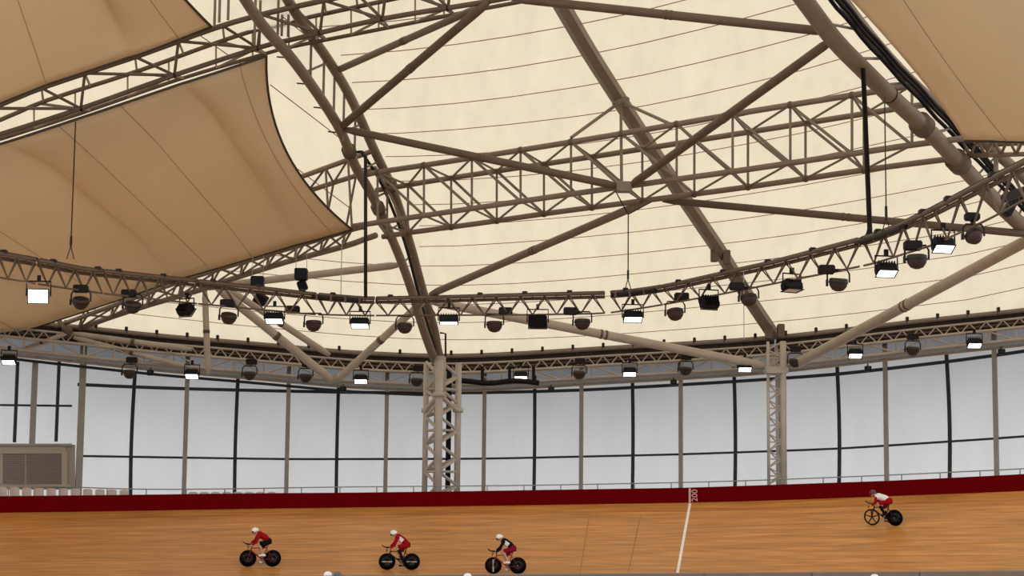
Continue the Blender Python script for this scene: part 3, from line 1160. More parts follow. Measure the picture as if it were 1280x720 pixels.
def lattice(x0, x1, lab, step):
    t = thing('edge_lattice', lab, 'truss', cyl((x0 + x1) / 2, smo(EDGE, (x0 + x1) / 2) + 20, RW - 1.6), 'small lattices below the roof edge')
    xs = [x0 + (x1 - x0) * i / 48 for i in range(49)]
    R = RW - 1.7
    tube_obj('chord', [cyl(x, smo(EDGE, x) + 10.5, R) for x in xs], 0.05, litsand, t, 6)
    tube_obj('chord', [cyl(x, smo(EDGE, x) + 22, R) for x in xs], 0.05, litsand, t, 6)
    tube_obj('chord', [cyl(x, smo(EDGE, x) + 16, R + 0.7) for x in xs], 0.04, steel2, t, 6)
    k = int((x1 - x0) / step)
    for i in range(k):
        xa, xb = x0 + i * step, x0 + (i + 1) * step
        ya, yb = (10.5, 22) if i % 2 else (22, 10.5)
        members(t, [(cyl(xa, smo(EDGE, xa) + ya, R), cyl(xb, smo(EDGE, xb) + yb, R))], 0.032, litsand)
    return t


def catwalk(x0, x1, lab):
    t = thing('catwalk_truss', lab, 'truss', cyl((x0 + x1) / 2, smo(EDGE, (x0 + x1) / 2) + 44, RW - 3), 'catwalk trusses along the wall')
    xs = [x0 + (x1 - x0) * i / 48 for i in range(49)]
    R = RW - 3.0
    c1 = [cyl(x, smo(EDGE, x) + 22, R) for x in xs]
    c2 = [cyl(x, smo(EDGE, x) + 37, R) for x in xs]
    c3 = [cyl(x, smo(EDGE, x) + 44, R + 1.4) for x in xs]
    tube_obj('chord', c1, 0.075, litsand, t, 8)
    tube_obj('chord', c2, 0.075, litsand, t, 8)
    tube_obj('chord', c3, 0.10, litsand, t, 8)
    st = 37.5
    k = int((x1 - x0) / st)
    for i in range(k + 1):
        xa = x0 + i * st
        members(t, [(at_px(c1, xa), at_px(c2, xa))], 0.045, litsand, 'post')
        members(t, [(at_px(c2, xa), at_px(c3, xa))], 0.04, litsand, 'cross_strut')
        if i < k:
            xm = xa + st / 2
            if i % 2:
                members(t, [(at_px(c1, xa), at_px(c2, xa + st))], 0.04, litsand, 'diagonal')
            else:
                members(t, [(at_px(c2, xa), at_px(c1, xa + st))], 0.04, litsand, 'diagonal')
            members(t, [(at_px(c2, xa), at_px(c3, xm)), (at_px(c3, xm), at_px(c2, xa + st))], 0.03, steel2, 'cross_strut')
    # walkway grating
    vs, fs = [], []
    for i, x in enumerate(xs):
        vs += [cyl(x, smo(EDGE, x) + 38.6, R + 0.1), cyl(x, smo(EDGE, x) + 43, R + 1.3), cyl(x, smo(EDGE, x) + 43.8, R + 1.3), cyl(x, smo(EDGE, x) + 39.4, R + 0.1)]
    for i in range(len(xs) - 1):
        for j in range(4):
            fs.append((i * 4 + j, i * 4 + 4 + j, i * 4 + 4 + (j + 1) % 4, i * 4 + (j + 1) % 4))
    mk('walkway', vs, fs, wallsteel, t)
    return t


SEC = [(-120, 550, 'left of the wide lattice tower'), (552, 968, 'between the two lattice towers'), (970, 1640, 'right of the narrow lattice tower')]
for x0, x1, s in SEC:
    edge_beam(x0, x1, 'dark roof edge beam with clamps, ' + s)
    lattice(x0, x1, 'small zigzag lattice under the roof edge, ' + s, 9.2 if x1 < 900 else 9.6 if x1 < 1000 else 10.5)
    catwalk(x0, x1, 'beige catwalk truss along the wall top, ' + s)

# black duct and bundle on the catwalk beside the tower
o = thing('cable_bundle', 'black cable bundle lying on the catwalk right of the wide lattice tower', 'cable', P(640, 478, 92.8))
pts = [P(x, 477.5 - 1.5 * math.sin(x * .09), 92.6) for x in range(566, 680, 6)]
tube_obj('cable', pts, 0.14, black, o, 8)
for x in (603, 637, 667):
    tube_obj('drop', [P(x, 477, 92.6), P(x, 458, 92.6)], 0.09, black, o, 6)

# ================================================================== HANGING LIGHTING TRUSS
ZR = None
TOPK = [(-80, 303), (0, 317), (50, 326), (100, 336), (180, 344.5), (250, 352), (330, 361), (400, 369), (457, 373.5), (560, 371.5), (650, 369), (757, 366.5),
        (790, 364), (825, 359), (850, 354), (930, 336), (960, 329.5), (1060, 303.5), (1085, 297), (1120, 284), (1170, 260), (1230, 228), (1280, 203), (1340, 172), (1460, 100)]
BOTK = [(-80, 329), (0, 347), (60, 357), (130, 367), (240, 379), (390, 393), (457, 394.5), (560, 394), (660, 393.5), (745, 392), (762, 391), (810, 384), (900, 368), (1000, 348),
        (1070, 334), (1090, 330), (1170, 305), (1240, 272), (1280, 250), (1340, 214), (1460, 138)]


def rdep(px):
    return 9.0 * F / (652 - lin(TOPK, px))


def sm2(kn, x):
    return (lin(kn, x - 8) + 2 * lin(kn, x) + lin(kn, x + 8)) / 4


def rtop(px, far=0.0):
    return P(px, sm2(TOPK, px), rdep(px))


def rfar(px):
    # second top chord on the far side, level with the first
    a = P(px, sm2(TOPK, px), rdep(px))
    r = ray(px, sm2(TOPK, px))
    return a + V((r.x / r.y, 1, 0)) * 0.42 + V((0, 0, -0.10))


def rbot(px):
    return P(px, sm2(BOTK, px), rdep(px) + 0.25)


RS = [(-70, 44), (48, 128), (130, 246), (248, 394), (398, 468), (470, 756), (764, 828), (830, 1074), (1080, 1166), (1168, 1330), (1334, 1450)]
place = ['at the left edge', 'behind the brightest floodlight', 'in front of the tan sail', 'below the two black loudspeakers',
         'left of the left arch', 'crossing the left arch', 'below the hanging wire in the middle', 'crossing the roof rib', 'below the right wire', 'crossing the right arch', 'beyond the right arch']
for (x0, x1), pc in zip(RS, place):
    t = thing('lighting_truss', 'triangular brown lighting truss section ' + pc, 'truss', rbot((x0 + x1) / 2), 'hanging lighting truss sections')
    st = 12
    xs = [x0 + (x1 - x0) * i / max(2, int((x1 - x0) / st)) for i in range(max(2, int((x1 - x0) / st)) + 1)]
    tube_obj('upper_chord', [rtop(x) for x in xs], 0.075, steeld if 0 else steel2, t, 8)
    tube_obj('upper_chord', [rfar(x) for x in xs], 0.07, steel2, t, 8)
    tube_obj('lower_chord', [rbot(x) for x in xs], 0.036, steel2, t, 6)
    half = 15.0 if x1 - x0 > 140 else 11
    k = max(3, int((x1 - x0) / half))
    w = (x1 - x0) / k
    for i in range(k):
        xa, xb = x0 + i * w, x0 + (i + 1) * w
        if i % 2 == 0:
            pr = [(rtop(xa), rbot(xb)), (rfar(xa), rbot(xb))]
        else:
            pr = [(rbot(xa), rtop(xb)), (rbot(xa), rfar(xb))]
        members(t, pr, 0.026, steel2)
        members(t, [(rtop(xa), rfar(xa))], 0.03, steel2, 'cross_strut')
    x = x0 + 18
    while x < x1 - 5:
        MB().bbox(rtop(x) + V((0, .1, 0.09)), (0.22, 0.3, 0.14), 0.03).build('clamp', steeld, t)
        x += 56
    # cable run lying on the truss
    o = tube_obj('cable', [rtop(x) + V((0, 0.3, 0.07)) for x in xs], 0.06, steeld, t, 6)
for x0, x1 in ((392, 456), (765, 822), (1070, 1130)):
    t = thing('cable_sleeve', 'dark cable sleeve under the lighting truss top, ' + {392: 'left of the left arch', 765: 'below the middle wire', 1070: 'beside the right drop pipe'}[x0], 'cable', rtop((x0 + x1) / 2))
    tube_obj('sleeve', [rtop(x) + V((0, -0.12, -0.1)) for x in range(x0, x1 + 1, 6)], 0.10, steeld, t, 8)
    for x in range(x0 + 4, x1, 18):
        MB().bbox(rtop(x) + V((0, -0.12, -0.1)), (0.1, 0.26, 0.26), 0.03).build('strap', steel2, t)

# hanging wires
WR = [(88, 152, 322, 'thin wire with a forked end hanging from the upper left truss', 0.024),
      (785, 268, 362, 'thin wire with a forked end hanging from the middle of the box truss', 0.026),
      (1108, 122, 288, 'thin wire with a forked end hanging from the right arch', 0.022),
      (426, 300, 368, 'thin grey wire left of the black pipe at the left arch', 0.018),
      (930, 338, 424, 'thin grey wire below the lighting truss beside the roof rib', 0.016)]
for px, ya, yb, lab, r in WR:
    d = rdep(px)
    t = thing('hanging_wire', lab, 'wire', P(px, yb, d), 'wires carrying the lighting truss')
    b = P(px, yb, d)
    zt = P(px, ya, d).z
    tp = V((b.x, b.y, zt))
    if 'forked' in lab:
        kn = b + V((0, 0, 0.42))
        tube_obj('wire', [kn, tp], r, steeld, t, 5)
        MB().tube([kn, kn + V((0, 0, 0.35))], 0.045, 8).build('turnbuckle', steeld, t)
        for s in (-0.13, 0.13):
            tube_obj('fork', [kn, b + V((s, 0, -0.05))], r * 0.8, steeld, t, 5)
        if px == 785:
            tube_obj('bridle', [tp, P(815, 252, 76)], r, steeld, t, 5)
            tube_obj('bridle', [tp, P(768, 236, dn(768))], r, steeld, t, 5)
    else:
        tube_obj('wire', [b, tp], r, greymetal, t, 5)

# ================================================================== LAMPS
def flood(name, label, p, w, tilt, yaw, lit, group):
    """rectangular floodlight in a U bracket; tilt = how far the lens looks down"""
    t = thing(name, label, 'lamp', (0, 0, 0), group)
    M = Matrix.Rotation(tilt, 3, 'X')
    hw = w / 2
    hh = w * 0.34
    hb = MB()
    hb.bbox(M @ V((0, 0.06, 0)), (w, 0.26, hh * 2), 0.05, M)
    for i in range(7):
        hb.box(M @ V((-hw * .8 + i * hw * 1.6 / 6, 0.22, 0)), (0.025, 0.12, hh * 1.7), M)
    hb.build('housing', black if not lit or tilt > 0.3 else greymetal, t)
    lb = MB()
    lb.bbox(M @ V((0, -0.082, 0)), (w * 0.90, 0.02, hh * 1.8), 0.008, M)
    lb.build('lens', lampon if lit else lampdim, t)
    rb = MB()
    for s in (-1, 1):
        rb.box(M @ V((s * w * .47, -0.095, 0)), (w * .05, 0.03, hh * 2), M)
        rb.box(M @ V((0, -0.095, s * hh * .95)), (w, 0.03, hh * .1), M)
    rb.build('bezel', black, t)
    yk = MB()
    yk.tube([V((-hw - 0.04, 0, 0)), V((-hw - 0.04, 0, hh + 0.26)), V((hw + 0.04, 0, hh + 0.26)), V((hw + 0.04, 0, 0))], 0.03, 6)
    yk.box((0, 0, hh + 0.36), (0.12, 0.12, 0.22))
    yk.build('bracket', black, t)
    t.location = p
    t.rotation_euler = (0, 0, yaw)
    return t


def bowl(name, label, p, size, yaw, tip, boxoff, group):
    """round lamp in a fork with its ballast box on the truss above"""
    t = thing(name, label, 'lamp', (0, 0, 0), group)
    r = size / 2
    M = Matrix.Rotation(tip, 3, 'X') @ Matrix.Rotation(tip * 0.4, 3, 'Y')
    MB().lathe([(r * .25, -r * .95), (r * .62, -r * .8), (r * .9, -r * .42), (r, 0.0), (r * .98, r * .35), (r * .85, r * .42)], 18, M).build('bowl', brownlamp, t, True)
    MB().lathe([(r * 1.04, -0.03), (r * 1.04, 0.03)], 18, M).build('rim', steeld, t)
    MB().lathe([(r * .80, r * .40), (r * .80, r * .44)], 18, M).build('cover', steeld, t)
    yk = MB()
    yk.tube([V((-r - .05, 0, 0)), V((-r - .05, 0, r * .9)), V((-r * .9, 0, r * 1.35)), V((r * .9, 0, r * 1.35)), V((r + .05, 0, r * .9)), V((r + .05, 0, 0))], 0.032, 6)
    yk.box((-r - .06, 0, -.02), (0.07, 0.12, r * .7))
    yk.build('fork', steeld, t)
    if boxoff:
        b = MB()
        b.bbox(V(boxoff), (r * 1.75, r * 1.1, r * .95), 0.05)
        b.build('ballast_box', mat('ballast_%d' % len(MATS), (0.014, 0.010, 0.009), 0.6, spec=0.15), t)
        b = MB()
        b.tube([V(boxoff) - V((0, 0, r * .45)), V((0, 0, r * 1.35))], 0.03, 6)
        b.build('cable', black, t)
    t.location = p
    t.rotation_euler = (0, 0, yaw)
    return t


FL = [  # px, py, width px, tilt, yaw, lit, label
    (48, 370, 27, 0.25, 0.10, True, 'large bright white floodlight hanging in front of the tan sail at the far left'),
    (233, 389, 21, 0.7, 2.6, False, 'dark floodlight tilted away, left of the upright tube'),
    (343, 399, 23, 1.2, 0.0, True, 'white faced floodlight below the left black loudspeaker'),
    (450, 405, 23, 1.24, 0.0, True, 'white faced floodlight below the black drop pipe'),
    (561, 401, 24, 1.46, 0.0, True, 'flat dark floodlight just right of the left arch'),
    (672, 403, 24, 0.5, 3.14, False, 'plain black floodlight between two round lamps in the middle'),
    (791, 397, 24, 1.2, 0.05, True, 'white faced floodlight below the middle hanging wire'),
    (886, 379, 24, 0.5, 3.5, False, 'plain black floodlight left of the roof rib'),
    (990, 360, 25, 1.4, 0.5, False, 'dark tilted floodlight right of the roof rib'),
    (1108, 339, 26, 1.12, 0.15, True, 'bright floodlight below the foot of the right drop pipe'),
    (1179, 308, 27, 1.08, 0.15, True, 'bright floodlight nearest the right arch on the lighting truss')]
for px, py, w, tilt, yaw, lit, lab in FL:
    d = rdep(px) + 0.25
    flood('floodlight', lab, P(px, py, d), w * d / F, tilt, yaw, lit, 'floodlights on the hanging truss')

BW = [  # lamp px,py,size px, tip, box px,py (or None)
    (101, 377, 21, 0.4, (101, 361)), (166, 382, 21, 0.3, (161, 367)), (286, 396, 20, 0.35, (284, 379)), (392, 405, 20, 0.0, (366, 387)),
    (506, 408, 19, 0.0, None), (618, 406, 20, 0.0, (632, 389)), (728, 403, 20, 0.0, (713, 389)), (844, 391, 21, -0.2, (852, 371)),
    (936, 373, 21, -0.2, (921, 358)), (1048, 353, 24, 0.15, (1033, 337)), (1146, 324, 26, 0.0, (1141, 307)), (1217, 295, 22, -0.7, (1215, 271))]
BWL = ['in front of the tan sail', 'overlapping the lower edge of the tan sail', 'at the front brace tube under the sloping truss', 'below right of the black loudspeakers',
       'with no box above, just left of the left arch', 'at the start of the thick brace tube', 'above the thick brace tube, left of the middle wire', 'between the middle wire and the roof rib',
       'in front of the roof rib', 'halfway between the roof rib and the right drop pipe', 'right of the right drop pipe', 'hanging crooked beside the right arch']
for (px, py, s, tip, bxp), lab in zip(BW, BWL):
    d = rdep(px) + 0.25
    p = P(px, py, d)
    off = None
    if bxp:
        off = P(bxp[0], bxp[1], d) - p
    bowl('round_lamp', 'round brown lamp in a fork ' + lab, p, s * d / F, 0.0, tip, off, 'round lamps on the hanging truss')

# lamps along the catwalk
CF = [(11, 451), (240, 468.5), (451, 475), (651, 471), (787, 466), (931, 460), (1069, 443), (1218, 430)]
CFL = ['at the left edge above the door', 'left of the upright tube foot', 'right of the V joint', 'above the black cable bundle', 'midway between the two towers',
       'just left of the narrow lattice tower', 'first right of the narrow lattice tower', 'nearest the right edge of the wall']
for (px, py), lab in zip(CF, CFL):
    p = cyl(px, py, RW - 4.2)
    flood('catwalk_floodlight', 'small bright floodlight on the catwalk ' + lab, p, 0.64, 1.08, 0.0, True, 'floodlights on the catwalk')
CB = [(162, 466), (312, 468), (382, 471), (521, 476), (724, 467), (857, 462), (994, 452), (1141, 437)]
CBL = ['above the second post of the wall', 'right of the upright tube foot', 'left of the V joint', 'just left of the wide lattice tower', 'between the two floodlights in the middle',
       'left of the floodlight by the narrow tower', 'touching the narrow lattice tower', 'between the two right catwalk floodlights']
for (px, py), lab in zip(CB, CBL):
    p = cyl(px, py, RW - 4.0)
    bowl('catwalk_lamp', 'round brown lamp on the catwalk ' + lab, p, 0.60, 0.0, 0.15, (0.05, 0.2, 0.62), 'round lamps on the catwalk')
CK = [(188, 466), (429, 486.5), (689, 487), (842, 478), (1085, 461), (1252, 440)]
CKL = ['left of the first lit floodlight', 'below the V joint', 'below the catwalk in the middle', 'left of the roof rib tower', 'second bay right of the narrow tower', 'near the right edge']
for (px, py), lab in zip(CK, CKL):
    t = thing('wall_speaker', 'small black cube loudspeaker under the catwalk ' + lab, 'speaker', cyl(px, py, RW - 3.2), 'cube speakers under the catwalk')
    c = cyl(px, py, RW - 3.2)
    MB().bbox(c, (0.30, 0.28, 0.26), 0.03).build('cabinet', black, t)
    MB().lathe([(0.10, 0), (0.06, 0.03), (0.02, 0.03)], 12, Matrix.Rotation(math.pi / 2, 3, 'X'), c + V((0, -.14, 0))).build('cone', blackg, t)
    MB().box(c + V((0, 0.05, 0.17)), (0.06, 0.06, 0.16)).build('bracket', steeld, t)

# loudspeakers above the lighting truss
for px, y1, y2, lx, ly, lab in ((322, 353, 374, 326, 374, 'black loudspeaker pair hanging left, its lower box dropping below the lighting truss'),
                                (376.5, 343, 357, 378, 357, 'black loudspeaker pair hanging right, fully above the lighting truss')):
    d = rdep(px) + 2.0
    c = P(px, y1, d)
    t = thing('loudspeaker', lab, 'speaker', c, 'loudspeakers above the lighting truss')
    MB().bbox(c, (0.52, 0.5, 0.48), 0.04).build('upper_cabinet', black, t)
    c2 = P(lx, ly, d - 0.3 if px < 350 else d)
    MB().bbox(c2, (0.5 if px < 350 else 0.38, 0.42, 0.40), 0.04, Matrix.Rotation(0.55 if px < 350 else -0.35, 3, 'Y') @ Matrix.Rotation(0.3, 3, 'X')).build('lower_cabinet', black, t)
    for s in (-0.22, 0.22):
        tube_obj('wire', [c + V((s, 0, 0.2)), c + V((s, 0, 1.1))], 0.012, greymetal, t, 5)
    tube_obj('link', [c, c2], 0.03, black, t, 6)
c = P(1263, 258, 56)
t = thing('loudspeaker', 'black slanted loudspeaker in front of the right arch at the right edge', 'speaker', c)
MB().bbox(c, (0.26, 0.4, 0.62), 0.04, Matrix.Rotation(0.5, 3, 'Y')).build('cabinet', black, t)
tube_obj('bracket', [c, P(1266, 240, 53.5)], 0.03, black, t, 6)
c = P(1268, 243, 53)
t = thing('cable_box', 'dark cable box slung under the lighting truss at the right edge', 'box', c)
MB().bbox(c, (0.75, 0.35, 0.24), 0.06, Matrix.Rotation(-0.35, 3, 'Y')).build('box', steeld, t)
MB().tube([c + V((-.3, 0, .05)), rbot(1262)], 0.02, 6).build('strap', steeld, t)

# ================================================================== TAN SAILS
def sail(name, label, top, bot, s0, s1, creases, seams, nS=72, nT=18, sag=0.6, bow=0.0, edgecut=None):
    """cloth stretched between an upper and a lower line; both are functions of s giving (px, py, d)"""
    def pt(s, t):
        a, b = P(*top(s)), P(*bot(s))
        q = a.lerp(b, t)
        if edgecut:
            q = q + (edgecut(s) * 4 * t * (1 - t))
        d = 0.0
        for cs, amp, w in creases:
            d += amp * math.exp(-abs(s - cs) / (w * (2.2 if s < cs else 0.8)))
        q.z += -sag * 4 * t * (1 - t) + d * min(1.0, 5 * t * (1 - t) + 0.03)
        return q
    vs, fs = [], []
    for i in range(nS + 1):
        s = s0 + (s1 - s0) * i / nS
        for j in range(nT + 1):
            vs.append(pt(s, j / nT))
    for i in range(nS):
        for j in range(nT):
            a = i * (nT + 1) + j
            fs.append((a, a + 1, a + nT + 2, a + nT + 1))
    t = thing(name, label, 'sail', pt((s0 + s1) / 2, 1))
    o = mk('cloth', vs, fs, MATS['tan_cloth'], t, smooth=True)
    sd = o.modifiers.new('thickness', 'SOLIDIFY')
    sd.thickness = 0.012
    rim = [pt(s0 + (s1 - s0) * i / nS, 0) for i in range(nS + 1)]
    rim += [pt(s1, j / nT) for j in range(1, nT + 1)]
    rim2 = [pt(s1 - (s1 - s0) * i / nS, 1) for i in range(nS + 1)]
    tube_obj('hem', rim, 0.05, hemm, t, 6)
    tube_obj('hem', rim2, 0.05, hemm, t, 6)
    for s in seams:
        tube_obj('seam', [pt(s, j / nT) + V((0, 0, -0.02)) for j in range(nT + 1)], 0.011, seamt, t, 4)
    return t, pt


def s1top(s):
    x = 333 * s
    return (x, lin([(-500, 340), (0, 181), (330, 71)], x), lin([(-500, 62), (0, 69.4), (330, 71)], x))


def s1bot(s):
    x = 215 + 225 * s
    return (x, lin([(-200, 480), (0, 422), (60, 405), (235, 346), (440, 287)], x), lin([(-200, 96), (0, 92), (440, 80.3)], x))


sail('shade_sail', 'large tan cloth sail with diagonal folds below the upper left truss', s1top, s1bot, -1.1, 1.0,
     [(0.0, 0.9, 0.10), (0.68, 0.9, 0.09), (-0.62, 0.8, 0.1)], [-0.85, -0.35, 0.22, 0.45, 0.9], nS=130, sag=0.1,
     edgecut=lambda s: V((-1.0, 0.3, -0.1)) * max(0, (s - 0.6) / 0.4) ** 2)


def s2top(s):
    x = 180 + 190 * s - 380
    return (x + 180, lin([(-600, -120), (400, -130)], x) - 30, 50 + 4 * s)


def s2bot(s):
    x = 264 * s
    return (x, lin([(-500, 318), (0, 129), (60, 105), (175, 68), (264, 33)], x), lin([(-500, 58), (0, 68), (264, 70)], x))


sail('shade_sail', 'tan cloth sail in the top left corner above the upper truss', lambda s: (-50 + 232 * s, -60, 58 + 6 * s), s2bot, -1.2, 1.0,
     [(0.60, 0.8, 0.10), (-0.2, 0.7, 0.12)], [0.22, 0.85], nS=110, sag=0.1)

sail('shade_sail', 'small tan cloth sail in the top right corner beside the right arch', lambda s: (1000 + 240 * s, -62 + 4 * s, 58.5 - 4 * s),
     lambda s: (1206 + 140 * s, 176 + 3 * s, 66.5 - 4 * s), 0.0, 1.8, [(0.22, 0.3, 0.08)], [0.38], nS=40, sag=0.3,
     edgecut=lambda s: V((0.35, 0, 0.2)) * max(0, 1 - s / 0.4))

# ================================================================== SEATS
def make_seat(lab):
    t = thing('spectator_seat', lab, 'seat', (0, 0, 0), 'seats behind the fence')
    bk = MB()
    K = 8
    vs, fs = [], []
    for i in range(K + 1):
        x = -0.2 + 0.4 * i / K
        cv = 0.06 * (1 - (x / 0.2) ** 2)
        top = 0.80 - 0.05 * (x / 0.2) ** 4
        for y, z in ((cv - 0.02, 0.44), (cv - 0.02 + .06, top), (cv + .02 + .06, top), (cv + .02, 0.44)):
            vs.append(V((x, y + 0.12, z)))
    for i in range(K):
        for j in range(4):
            fs.append((i * 4 + j, i * 4 + 4 + j, i * 4 + 4 + (j + 1) % 4, i * 4 + (j + 1) % 4))
    fs += [(0, 1, 2, 3), (K * 4 + 3, K * 4 + 2, K * 4 + 1, K * 4)]
    bk.add(vs, fs)
    bk.build('backrest', seatm, t)
    MB().bbox((0, -0.08, 0.42), (0.42, 0.42, 0.06), 0.02).build('seat', seatm, t)
    for s in (-0.16, 0.16):
        MB().box((s, 0.0, 0.2), (0.04, 0.3, 0.40)).build('leg', railm, t)
    return t


def copy_tree(o, parent=None):
    c = o.copy()
    COL.objects.link(c)
    if parent:
        c.parent = parent
    for ch in list(o.children):
        copy_tree(ch, c)
    return c


seatx = [(-11 + 15.2 * i, 608.5 + 0.35 * i) for i in range(12)]
seatx2 = [(242 + 14 * i, 615) for i in range(8)]
proto = None
for i, (x, y) in enumerate(seatx + seatx2):
    if proto is None:
        proto = make_seat('x')
        s = proto
    else:
        s = copy_tree(proto)
    if i < 12:
        s['label'] = 'pale spectator seat before the shutter door, ' + ORD[i] + ' along the row'
        if i == 0:
            s['label'] = 'pale spectator seat at the left edge, in front of the shutter door'
    else:
        s['label'] = 'pale seat top just over the red fence, ' + ORD[i - 12] + ' right of the shutter door'
        s['group'] = 'low seats showing over the fence'
    p = cyl(x, y, RF + 2.0)
    s.location = (p.x, p.y, p.z - 0.79)
    s.rotation_euler = (0, 0, -math.atan2(p.x - CEN.x, p.y - CEN.y))

# ================================================================== BICYCLES
def rotY(v, a):
    return V((v.x * math.cos(a) + v.z * math.sin(a), v.y, -v.x * math.sin(a) + v.z * math.cos(a)))


def make_bike(label, framem, front, mark=None, back='disc'):
    t = thing('track_bicycle', label, 'bicycle', (0, 0, 0), 'bicycles on the track')
    bb = V((0, 0, 0.29)); ra_ = V((-0.40, 0, 0.34)); fa = V((0.58, 0, 0.34))
    st = V((-0.17, 0, 0.80)); ht = V((0.44, 0, 0.78)); hb_ = V((0.47, 0, 0.66))
    f = MB()
    f.tube([bb, st], 0.022, 8); f.tube([bb, hb_], 0.028, 8); f.tube([st + (bb - st) * .08, ht + V((0, 0, -.03))], 0.02, 8)
    f.tube([hb_, ht], 0.026, 8)
    for s in (-1, 1):
        o = V((0, s * 0.05, 0))
        f.tube([bb + o * .6, ra_ + o], 0.012, 6)
        f.tube([st * .85 + bb * .15 + o * .4, ra_ + o], 0.010, 6)
    f.tube([bb - V((0, .05, 0)), bb + V((0, .05, 0))], 0.03, 10)
    f.build('frame', framem, t, True)
    f = MB()
    f.tube([ht, hb_, V((0.49, 0, 0.60))], 0.02, 8)
    for s in (-1, 1):
        f.tube([V((0.48, 0, 0.70)), V((0.50, s * .05, 0.66)), fa + V((0, s * .05, 0))], 0.014, 6)
    f.build('fork', framem, t, True)
    f = MB(); f.tube([st, V((-0.215, 0, 0.93))], 0.016, 8); f.build('seat_post', blackg, t)
    f = MB()
    f.bbox(V((-0.21, 0, 0.95)), (0.27, 0.13, 0.04), 0.015)
    f.tube([V((-0.12, 0, .95)), V((0.0, 0, .945))], [0.04, 0.02], 8)
    f.build('saddle', black, t)
    f = MB()
    f.tube([ht, ht + V((0.02, 0, 0.06)), V((0.53, 0, 0.85))], 0.018, 8)
    f.tube([V((0.53, -0.21, 0.86)), V((0.53, 0.21, 0.86))], 0.016, 8)
    for s in (-1, 1):
        f.tube([V((0.53, s * .21, .86)), V((0.62, s * .21, .83)), V((0.60, s * .21, .76))], 0.015, 6)
        f.tube([V((0.45, s * .07, .90)), V((0.70, s * .05, .93)), V((0.80, s * .04, 1.01))], 0.014, 6)
    f.build('handlebar', black, t, True)
    R90 = Matrix.Rotation(math.pi / 2, 3, 'X')
    for c, kind in ((ra_, back), (fa, front)):
        w = MB()
        w.tube([c + V((0.325 * math.cos(a * math.pi / 14), 0, 0.325 * math.sin(a * math.pi / 14))) for a in range(28)], 0.016, 6, closed=True)
        wo = w.build('wheel', black, t, True)
        if kind == 'disc':
            d = MB(); d.lathe([(0.315, -0.006), (0.03, -0.03), (0.03, 0.03), (0.315, 0.006)], 28, R90, c); d.build('disc', blackg, wo, True)
            if mark:
                for s in (-1, 1):
                    d = MB(); d.box(c + V((0, s * 0.030, 0)), (0.40, 0.012, 0.045)); d.build('stripe', mark, wo)
        else:
            d = MB()
            d.tube([c + V((0.295 * math.cos(a * math.pi / 14), 0, 0.295 * math.sin(a * math.pi / 14))) for a in range(28)], 0.022, 6, closed=True)
            ns = 5
            for i in range(ns):
                a = 2 * math.pi * i / ns + 0.3
                d.tube([c + V((0.02 * math.cos(a), 0, 0.02 * math.sin(a))), c + V((0.30 * math.cos(a), 0, 0.30 * math.sin(a)))], [0.030, 0.020], 6)
            d.build('spokes', blackg, wo, True)
        d = MB(); d.tube([c - V((0, .06, 0)), c + V((0, .06, 0))], 0.022, 10); d.build('hub', greymetal, wo)
    w = MB(); w.lathe([(0.095, -0.004), (0.095, 0.004)], 20, R90, bb + V((0, -0.055, 0))); cr = w.build('chainring', greymetal, t)
    for s, a in ((-1, -1.9), (1, 1.24)):
        e = bb + V((0.17 * math.cos(a), s * .075, 0.17 * math.sin(a)))
        w = MB(); w.tube([bb + V((0, s * .07, 0)), e], 0.014, 6); co = w.build('crank', greymetal, t)
        w = MB(); w.bbox(e + V((0, s * .05, 0)), (0.09, 0.08, 0.025), 0.006); w.build('pedal', black, co)
    w = MB()
    w.tube([bb + V((0, -.06, .095)), ra_ + V((0, -.06, .04)), ra_ + V((-.04, -.06, 0)), ra_ + V((0, -.06, -.04)), bb + V((0, -.06, -.095))], 0.006, 5)
    w.build('chain', steeld, t)
    return t


# ------------------------------------------------------------------ bodies: capsules merged into one skin
def capsules(segs, name, m, parent, voxel=0.010, smooth=2):
    b = MB()
    for s in segs:
        if len(s) == 4:
            a, c, r0, r1 = s
            a, c = V(a), V(c)
            L = (c - a).length
            d = (c - a) / L if L > 1e-6 else V((0, 0, 1))
            pts, rs = [], []
            for k in range(5):
                th = math.pi / 2 * k / 5
                pts.append(a - d * (r0 * math.cos(th))); rs.append(max(0.001, r0 * math.sin(th)))
            for k in range(5):
                pts.append(a.lerp(c, k / 4)); rs.append(r0 + (r1 - r0) * k / 4)
            for k in range(1, 6):
                th = math.pi / 2 * k / 5
                pts.append(c + d * (r1 * math.sin(th))); rs.append(max(0.001, r1 * math.cos(th)))
            b.tube(pts, rs, 12)
        else:
            c, r = s
            b.ball(c, r, 14, 10)
    o = b.build(name, m, parent, True)
    md = o.modifiers.new('skin', 'REMESH')
    md.mode = 'VOXEL'
    md.voxel_size = voxel
    md.use_smooth_shade = True
    sm = o.modifiers.new('soften', 'SMOOTH')
    sm.factor = 0.5
    sm.iterations = smooth
    dg = bpy.context.evaluated_depsgraph_get()
    me = bpy.data.meshes.new_from_object(o.evaluated_get(dg))
    me.materials.clear()
    me.materials.append(m)
    o.modifiers.clear()
    o.data = me
    for p in me.polygons:
        p.use_smooth = True
    return o


